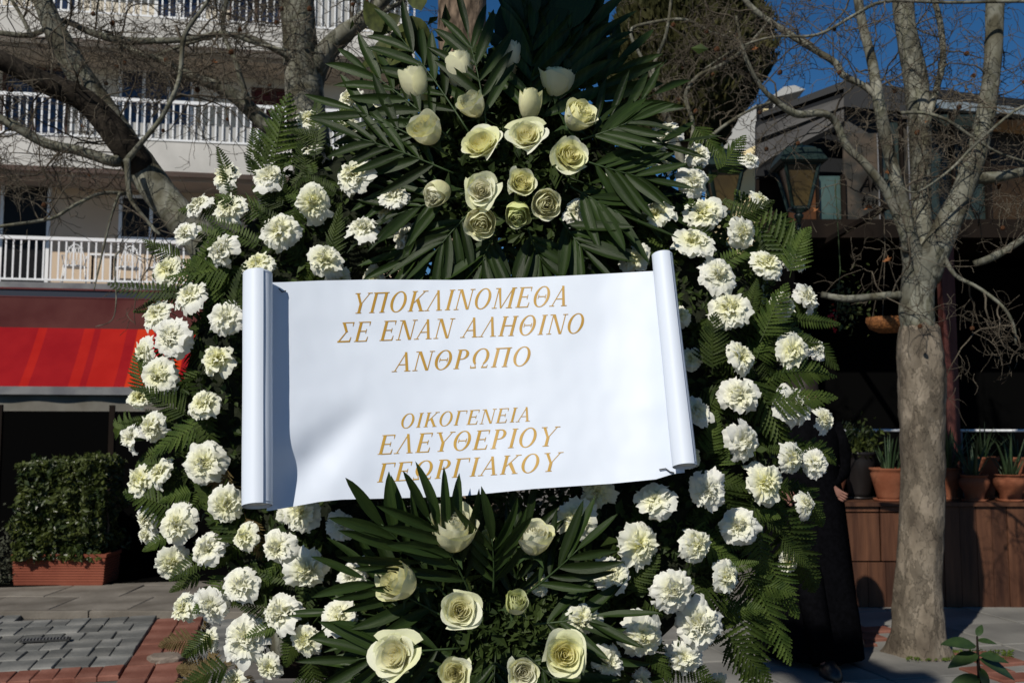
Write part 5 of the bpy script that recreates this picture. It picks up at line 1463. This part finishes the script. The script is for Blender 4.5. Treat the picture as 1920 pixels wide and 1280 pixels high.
# ------------------------------------------------------------------ palm fronds
def leaflet_mesh(seed, bend):
    rg = random.Random(seed); b = MB(); vs = []; fs = []; n = 9
    for i in range(n + 1):
        f = i / n; ww = .090 * (math.sin(math.pi * min(1, f * .93 + .045)) ** .75) * (1 - .15 * f)
        if i == n: ww = .002
        z = -bend * f ** 1.7; x = .05 * math.sin(f * 2.6 + seed) * f
        vs += [(x - ww, f, z + ww * .35), (x - ww * .5, f, z + ww * .02), (x, f, z - ww * .18), (x + ww * .5, f, z + ww * .02), (x + ww, f, z + ww * .35)]
    for i in range(n):
        for j in range(4): a = i * 5 + j; fs.append((a, a + 1, a + 6, a + 5))
    b.add(vs, fs); return b.mesh('leaflet', M_palm, True)
LF = [leaflet_mesh(i, be) for i, be in enumerate([.05, .15, .3, -.06, .22])]
LEAFN = 0
def palm(px, py, qx, qy, y0, y1, n=6, ll=120, spread=1.0, joined=False, flip=0.0, seed=0):
    global LEAFN
    rg = random.Random(seed + int(px * 7 + py * 3 + qx))
    a = P(px, py, y0); c = P(qx, qy, y1); L = (c - a).length
    n_ = NW + Vector((rg.uniform(-.3, .3), 0, rg.uniform(-.2, .4)))
    M = frame(a, c - a, n_, 1.0)
    bend = rg.uniform(-.03, .06) * L
    ax = lambda t: Vector((.03 * L * math.sin(t * 2.5), L * t, -bend * t * t))
    b = MB(); b.tube([ax(i / 8) for i in range(9)], [.0022 * (1 - .6 * i / 8) for i in range(9)], 6)
    pieces = []
    for i in range(n + 1):
        t = .22 + .76 * i / n
        for s_ in ((-1, 1) if i < n else (0,)):
            an = R((50 - 26 * t) * spread) * s_ + rg.uniform(-.09, .09)
            l_ = ll / FPX * y0 * (1.0 - .38 * abs(t - .45)) * rg.uniform(.88, 1.1)
            d = Vector((math.sin(an), math.cos(an), rg.uniform(-.12, .10)))
            z_ = Vector((rg.uniform(-.5, .5) + s_ * .25, 0, 1))
            wsc = rg.uniform(.85, 1.15)
            pieces.append((rg.choice(LF), frame(ax(t), d, z_, l_, sx=l_ * wsc)))
    if joined:
        for me, m_ in pieces:
            b.add([m_ @ v.co for v in me.vertices], [tuple(p.vertices) for p in me.polygons])
        o = link('palm_frond', b.mesh('palm_frond', M_palm, True), wreath, M, kind='stuff')
    else:
        o = link('palm_frond', b.mesh('palm_frond', M_stem, True), wreath, M)
        for me, m_ in pieces: link('leaflet', me, o, m_, local=True); LEAFN += 1
Yt = 1.96
# front fans
for q in [(915, 255, 872, 60, 1.93, 1.95, 6, 125), (880, 250, 745, 70, 1.93, 1.97, 6, 120), (845, 262, 680, 128, 1.93, 1.97, 6, 125), (840, 290, 655, 208, 1.93, 1.96, 6, 120), (850, 325, 672, 262, 1.93, 1.93, 6, 120), 
          (855, 370, 745, 400, 1.93, 1.92, 5, 130), (880, 400, 820, 470, 1.92, 1.90, 5, 125), (930, 430, 905, 500, 1.92, 1.90, 5, 130), (990, 430, 1020, 495, 1.92, 1.90, 5, 130), (1050, 410, 1100, 470, 1.92, 1.88, 5, 125),
          (1070, 350, 1170, 400, 1.92, 1.90, 6, 125), (1090, 300, 1215, 330, 1.92, 1.91, 6, 115), (1090, 262, 1190, 225, 1.93, 1.92, 6, 105), 
          (850, 1135, 712, 985, 1.75, 1.66, 6, 135), (885, 1120, 805, 975, 1.75, 1.66, 6, 135), (925, 1110, 920, 1010, 1.75, 1.70, 5, 120), (990, 1110, 1085, 1025, 1.75, 1.71, 5, 120), (840, 1160, 675, 1085, 1.75, 1.70, 6, 125),
          (860, 1215, 670, 1240, 1.74, 1.69, 6, 140), (1000, 1170, 1120, 1150, 1.75, 1.73, 5, 125)]:
    palm(*q[:6], n=q[6] - 1, ll=q[7] * 1.06)
print('leaflets', LEAFN)
# the fans behind, joined
for q in [(975, 230, 978, 10, 1.98, 2.02, 7, 140), (1000, 220, 1035, 0, 1.98, 2.03, 8, 150), (1035, 210, 1105, 30, 1.98, 2.02, 8, 140), (1060, 230, 1160, 110, 1.98, 2.0, 7, 130), (1000, 260, 1075, 70, 1.97, 2.0, 8, 140),
          (985, 250, 995, 60, 1.96, 1.99, 8, 140), (900, 410, 760, 490, 1.95, 1.93, 7, 120), (950, 440, 960, 540, 1.95, 1.93, 6, 120), (1020, 430, 1060, 540, 1.95, 1.93, 6, 120),
          (1070, 400, 1150, 500, 1.95, 1.93, 6, 110), (1060, 330, 1260, 395, 1.96, 1.95, 7, 110), (1080, 280, 1280, 260, 1.96, 1.97, 7, 100), (1080, 250, 1230, 170, 1.97, 1.98, 7, 100), (870, 360, 720, 350, 1.97, 1.95, 6, 110),
          (860, 1180, 630, 1150, 1.80, 1.76, 7, 120), (950, 1150, 985, 985, 1.80, 1.77, 7, 110), (1000, 1200, 1120, 1225, 1.79, 1.76, 6, 110),
          (900, 1230, 760, 1300, 1.78, 1.74, 6, 120), (930, 1220, 930, 1320, 1.78, 1.74, 6, 120), (980, 1220, 1080, 1300, 1.78, 1.74, 6, 120), (820, 1200, 660, 1270, 1.79, 1.75, 7, 120)]:
    palm(*q[:6], n=max(4, q[6] - 3), ll=q[7] * 1.08, joined=True)
# broad leaves at the top
LB = [leafmesh('broad_leaf', M_broad, .26, .2, .35), leafmesh('broad_leaf', M_broad, .30, .1, -.15), leafmesh('broad_leaf', M_palm, .30, .15, .2)]
for (a, c, k, y_) in [((735, 70), (690, 125), 0, 2.02), ((760, 40), (745, 130), 1, 2.0), ((750, 30), (700, 60), 0, 2.03), ((770, 30), (800, 100), 0, 2.0), ((790, 20), (775, -40), 1, 2.0), ((740, 100), (670, 110), 0, 2.02), ((715, 60), (690, 10), 1, 2.03), ((780, 60), (735, 110), 1, 1.99), ((765, 90), (740, 160), 0, 2.0),
                 ((1000, 40), (960, -60), 2, 2.02), ((1010, 70), (1040, -50), 2, 2.02), ((1060, 60), (1100, -60), 2, 2.02), ((1080, 80), (1135, 10), 2, 2.02), ((1040, 90), (1010, 0), 2, 2.01), ((980, 100), (945, 0), 2, 2.02), ((1100, 40), (1110, -50), 2, 2.03), ((1090, 60), (1150, 50), 2, 2.03), ((1050, 110), (1075, 10), 2, 2.01), ((1020, 120), (985, 20), 2, 2.01)]:
    pa, pc_ = P(*a, y_), P(*c, y_ + rg.uniform(-.02, .02))
    link('broad_leaf', LB[k], wreath, frame(pa, pc_ - pa, NW + Vector((rg.uniform(-.6, .6), 0, rg.uniform(-.3, .6))), (pc_ - pa).length * 1.1))
# stand
sd_ = empty('wreath_stand', Vector((wc.x, wc.y + .35, 0)), 'dark wooden easel stand carrying the wreath from behind', 'stand')
tp = P(900, 330, wy(330) + .2)
for dx, dy in ((-.42, -.12), (.42, -.12)):
    b = MB(); b.bar((tp.x + dx * .25, tp.y, tp.z), (tp.x + dx, tp.y + dy - .02, 0), .035); b.build('leg', M_darkwood, sd_)
b = MB(); b.bar((tp.x, tp.y + .04, tp.z - .02), (tp.x, tp.y + .75, 0), .035); b.build('leg', M_darkwood, sd_)
pq = P(900, 1280, wy(1280) + .2)
b = MB(); b.bar((tp.x - .4, tp.y - .09, pq.z), (tp.x + .4, tp.y - .09, pq.z), .04); b.build('crossbar', M_darkwood, sd_)

# ================================================================== MESSAGE SCROLL
def yt(x): return np.interp(x, [480, 530, 600, 700, 860, 1000, 1120, 1225, 1260], [530, 529, 526, 524, 525, 520, 514, 508, 505])
def yb(x): return np.interp(x, [480, 505, 545, 600, 640, 760, 860, 1000, 1150, 1230, 1262, 1300], [958, 957, 950, 940, 936, 933, 930, 916, 906, 898, 888, 884])
def SD(px, py):
    """depth of the paper behind a photo pixel"""
    d = 1.80 + .27 * (700 - py) / 1000
    t = (px - 880) / 380.0
    k = (px - 930) / 400.0
    d += .004 * math.sin((px - 520) / 120) - (.070 if k < 0 else .030) * abs(k) ** 1.8            # the sheet bellies away between its two rolls
    d -= .010 * math.exp(-((px - 1235) / 60.0) ** 2)
    # trough running from the lower left corner up to the middle
    ax, ay, bx, by = 545, 905, 712, 735
    L = math.hypot(bx - ax, by - ay); ux, uy = (bx - ax) / L, (by - ay) / L
    s_ = ((px - ax) * ux + (py - ay) * uy) / L; q = (px - ax) * uy * -1 + (py - ay) * ux   # q > 0: below right of the line
    fade = max(0, min(1, (1.08 - s_) / .9)) * max(0, min(1, (s_ + .5) / .5)); fade = fade * fade * (3 - 2 * fade)
    wv = 22 + 26 * max(0, 1 - s_)
    d += .017 * fade * math.exp(-(q / wv) ** 2)
    d += .0016 * noise.noise(Vector((px / 95, py / 60, 1))) + .0007 * noise.noise(Vector((px / 30, py / 34, 7)))
    # small dent under the upper right corner
    d += .004 * math.exp(-((px - 1120) / 60.0) ** 2 - ((py - 640) / 120.0) ** 2)
    return d
mid = P(880, 720, SD(880, 720))
scroll = empty('message_scroll', mid, 'wide white paper scroll with gold Greek lettering fixed across the wreath', 'banner')
b = MB()
x0t, x1t, x0b, x1b = 496, 1238, 500, 1284
def sh(a, v):
    xt = x0t + (x1t - x0t) * a; xb = x0b + (x1b - x0b) * a
    px = xt + (xb - xt) * v; py = float(yt(xt)) + (float(yb(xb)) - float(yt(xt))) * v
    return P(px, py, SD(px, py))
b.grid(sh, 130, 70)
b.build('paper_sheet', M_paper, scroll, True)
def roll(tx, ty, bx_, by_, wt, wb, ys0, ys1, name='paper_roll'):
    """a rolled end: a spiral of paper"""
    a = P(tx, ty, ys0); c = P(bx_, by_, ys1); axis = (c - a)
    r0 = wt / 2 / FPX * ys0; r1 = wb / 2 / FPX * ys1
    d = axis.normalized(); x = Vector((1, 0, 0)); x = (x - d * x.dot(d)).normalized(); y = d.cross(x)
    b = MB(); T = 2.6; N = 110; NL = 10
    for i in range(N + 1):
        f = i / N; g_ = 2 * math.pi * T * f
        for j in range(NL + 1):
            h = j / NL; rr = (r0 + (r1 - r0) * h) * (1 - .30 * f) * (1 + .01 * math.sin(h * 9 + f * 3))
            p = a + axis * h + (x * math.cos(g_ + 1.0) + y * math.sin(g_ + 1.0)) * rr
            b.v.append(tuple(p))
    for i in range(N):
        for j in range(NL):
            q = i * (NL + 1) + j; b.f.append((q, q + NL + 1, q + NL + 2, q + 1)); b.m.append(0)
    o = b.build(name, M_paper, scroll, True)
    n = 32
    for z, h in ((a + d * .004, r0), (c - d * .004, r1)):
        e = MB()
        idx = len(e.v)
        for j in range(n): g_ = 2 * math.pi * j / n; e.v.append(tuple(z + (x * math.cos(g_) + y * math.sin(g_)) * h * .93))
        e.f.append(tuple(range(idx, idx + n))); e.m.append(0)
        e.build('roll_end', M_paperback, scroll)
roll(484, 514, 483, 948, 58, 60, SD(500, 514) - .030, SD(500, 948) - .032)
roll(1242, 478, 1285, 874, 42, 50, SD(1235, 478) - .022, SD(1280, 874) - .026)

# the thin wire pins that hold the sheet
for pts in ([(523, 541), (529, 547), (536, 545)], [(1236, 880), (1248, 878), (1256, 884), (1264, 886)]):
    b = MB(); b.tube([P(x, y, SD(x, y) - .004) for x, y in pts], .0012, 5); b.build('pin', M_iron, scroll)
# lettering: every stroke is a strip between two edges, in a unit-high upright frame, sheared to italics
TK, TN = .135, .046
def strip(l, r_): return ('s', l, r_)
def ln_(x0, y0, x1, y1, w_): return strip([(x0, y0), (x1, y1)], [(x0 + w_, y0), (x1 + w_, y1)])
def hb_(x0, x1, y, t=TN): return strip([(x0, y), (x1, y)], [(x0, y + t), (x1, y + t)])
def serif(xc, y, hw, up): 
    s_ = 1 if up else -1      # thickness grows from the edge inwards
    return hb_(xc - hw, xc + hw, y if up else y - TN * .8, TN * .8)
def ring_(cx, cy, rx, ry, tk=TK, tn=TN, a0=0, a1=360, n=28):
    o_, i_ = [], []
    for k in range(n + 1):
        a = R(a0 + (a1 - a0) * k / n)
        o_.append((cx + rx * math.cos(a), cy + ry * math.sin(a))); i_.append((cx + (rx - tk) * math.cos(a), cy + (ry - tn) * math.sin(a)))
    return strip(o_, i_)
def stem(x, y0=0, y1=1, top=True, bot=True, w_=TK, sh_=.13):
    r_ = [ln_(x, y0, x, y1, w_)]
    if bot: r_.append(serif(x + w_ / 2, y0, sh_, True))
    if top: r_.append(serif(x + w_ / 2, y1, sh_, False))
    return r_
def tick(x, y, dy): return strip([(x, y), (x + .005, y + dy)], [(x + .03, y), (x + .02, y + dy)])
GLY = {
 'Ι': (stem(.16), .42),
 'Π': (stem(.13) + stem(.62) + [hb_(.1, .75, 1 - TN * 1.25, TN * 1.2)], .90),
 'Η': (stem(.13) + stem(.62) + [hb_(.2, .65, .5)], .90),
 'Γ': (stem(.13) + [hb_(.2, .66, 1 - TN), strip([(.62, 1), (.665, .76)], [(.68, 1), (.68, .76)])], .70),
 'Ε': (stem(.13) + [hb_(.2, .64, 1 - TN), strip([(.60, 1), (.635, .78)], [(.66, 1), (.65, .78)]), hb_(.2, .54, .5), strip([(.52, .40), (.52, .63)], [(.55, .40), (.55, .63)]), hb_(.2, .66, 0), strip([(.62, 0), (.67, .25)], [(.68, 0), (.69, .25)])], .76),
 'Ο': ([ring_(.42, .5, .38, .52)], .86),
 'Θ': ([ring_(.42, .5, .38, .52), hb_(.24, .60, .48, .045), strip([(.24, .40), (.24, .61)], [(.27, .40), (.27, .61)]), strip([(.58, .40), (.58, .61)], [(.61, .40), (.61, .61)])], .86),
 'Ρ': (stem(.13) + [ring_(.34, .74, .28, .26, TK, TN, -90, 90), hb_(.2, .34, 1 - TN), hb_(.2, .34, .48)], .70),
 'Κ': (stem(.13) + [ln_(.24, .42, .68, 1, .05), strip([(.33, .56), (.66, 0)], [(.45, .66), (.80, 0)]), serif(.72, 0, .13, True), serif(.70, 1, .13, False)], .84),
 'Λ': ([ln_(.08, 0, .42, 1, .045), strip([(.36, 1), (.62, 0)], [(.47, 1), (.75, 0)]), serif(.10, 0, .12, True), serif(.69, 0, .14, True)], .82),
 'Α': ([ln_(.08, 0, .42, 1, .045), strip([(.36, 1), (.62, 0)], [(.47, 1), (.75, 0)]), hb_(.2, .60, .33), serif(.10, 0, .12, True), serif(.69, 0, .14, True)], .82),
 'Ν': ([ln_(.14, 0, .14, 1, .045), ln_(.72, 0, .72, 1, .045), strip([(.12, 1), (.64, 0)], [(.26, 1), (.765, 0)]), serif(.16, 0, .12, True), serif(.13, 1, .12, False), serif(.745, 1, .12, False)], .88),
 'Μ': ([ln_(.14, 0, .14, 1, .045), ln_(.82, 0, .82, 1, TK), strip([(.13, 1), (.44, .0)], [(.25, 1), (.51, .0)]), ln_(.46, 0, .84, 1, .045), serif(.16, 0, .12, True), serif(.13, 1, .12, False), serif(.875, 0, .15, True), serif(.91, 1, .12, False)], 1.06),
 'Σ': ([hb_(.1, .66, 1 - TN), strip([(.62, 1), (.64, .78)], [(.68, 1), (.66, .78)]), strip([(.1, 1), (.36, .5)], [(.24, 1), (.48, .5)]), strip([(.37, .52), (.10, .04)], [(.43, .52), (.16, .02)]), hb_(.08, .66, 0, TN * 1.6), strip([(.62, 0), (.67, .25)], [(.69, 0), (.70, .25)])], .76),
 'Υ': ([strip([(.08, 1), (.35, .46)], [(.21, 1), (.46, .46)]), ln_(.41, .46, .72, 1, .045), ln_(.35, 0, .35, .48, TK), serif(.405, 0, .14, True), serif(.15, 1, .13, False), serif(.74, 1, .12, False)], .80),
 'Ω': ([ring_(.45, .56, .37, .46, TK, TN, -52, 232), strip([(.235, .20), (.29, .0)], [(.275, .20), (.33, .0)]), strip([(.62, .20), (.57, .0)], [(.66, .20), (.61, .0)]), hb_(.07, .33, 0, TN * 1.4), hb_(.57, .83, 0, TN * 1.4), strip([(.07, 0), (.06, .16)], [(.10, 0), (.08, .16)]), strip([(.80, 0), (.82, .16)], [(.83, 0), (.84, .16)])], .90),
}
SHEAR = .26
def text_line(txt, x0, y0, x1, y1, cap):
    total = sum(GLY[c][1] + .06 if c != ' ' else .42 for c in txt) 
    dx, dy = x1 - x0, y1 - y0; adv = math.hypot(dx, dy); ux, uy = dx / adv, dy / adv
    sx = (adv - SHEAR * cap * .6) / (total); x = 0
    for c in txt:
        if c == ' ': x += .42 * sx; continue
        st, w_ = GLY[c]; b = MB()
        for k, (_, l, r_) in enumerate(st):
            # resample so that strokes follow the paper
            if len(l) == 2:
                m_ = 6; l = [(l[0][0] + (l[1][0] - l[0][0]) * i / m_, l[0][1] + (l[1][1] - l[0][1]) * i / m_) for i in range(m_ + 1)]
                r_ = [(r_[0][0] + (r_[1][0] - r_[0][0]) * i / m_, r_[0][1] + (r_[1][1] - r_[0][1]) * i / m_) for i in range(m_ + 1)]
            vs = []
            for A_, B_ in zip(l, r_):
                for q in (A_, B_):
                    lx = x + q[0] * sx + SHEAR * q[1] * cap; ly = q[1] * cap
                    px = x0 + ux * lx - (-uy) * 0 + uy * 0 ; px = x0 + ux * lx + uy * ly; py = y0 + uy * lx - ux * ly
                    px = x0 + ux * lx; py = y0 + uy * lx - ly
                    vs.append(P(px, py, SD(px, py) - .0006 - .00006 * k))
            b.add(vs, [(2 * i, 2 * i + 1, 2 * i + 3, 2 * i + 2) for i in range(len(l) - 1)])
        b.build('gold_letter', M_gold, scroll)
        x += (w_ + .06) * sx
text_line('ΥΠΟΚΛΙΝΟΜΕΘΑ', 656, 588, 1070, 573, 38)
text_line('ΣΕ ΕΝΑΝ ΑΛΗΘΙΝΟ', 629, 642, 1100, 624, 37)
text_line('ΑΝΘΡΩΠΟ', 735, 697, 1000, 685, 36)
text_line('ΟΙΚΟΓΕΝΕΙΑ', 748, 803, 999, 789, 27)
text_line('ΕΛΕΥΘΕΡΙΟΥ', 705, 852, 1047, 835, 36)
text_line('ΓΕΩΡΓΙΑΚΟΥ', 704, 904, 1053, 882, 35)
print('objects', len(bpy.data.objects), 'tris', sum(len(o.data.polygons) * 2 for o in bpy.data.objects if o.type == 'MESH'))
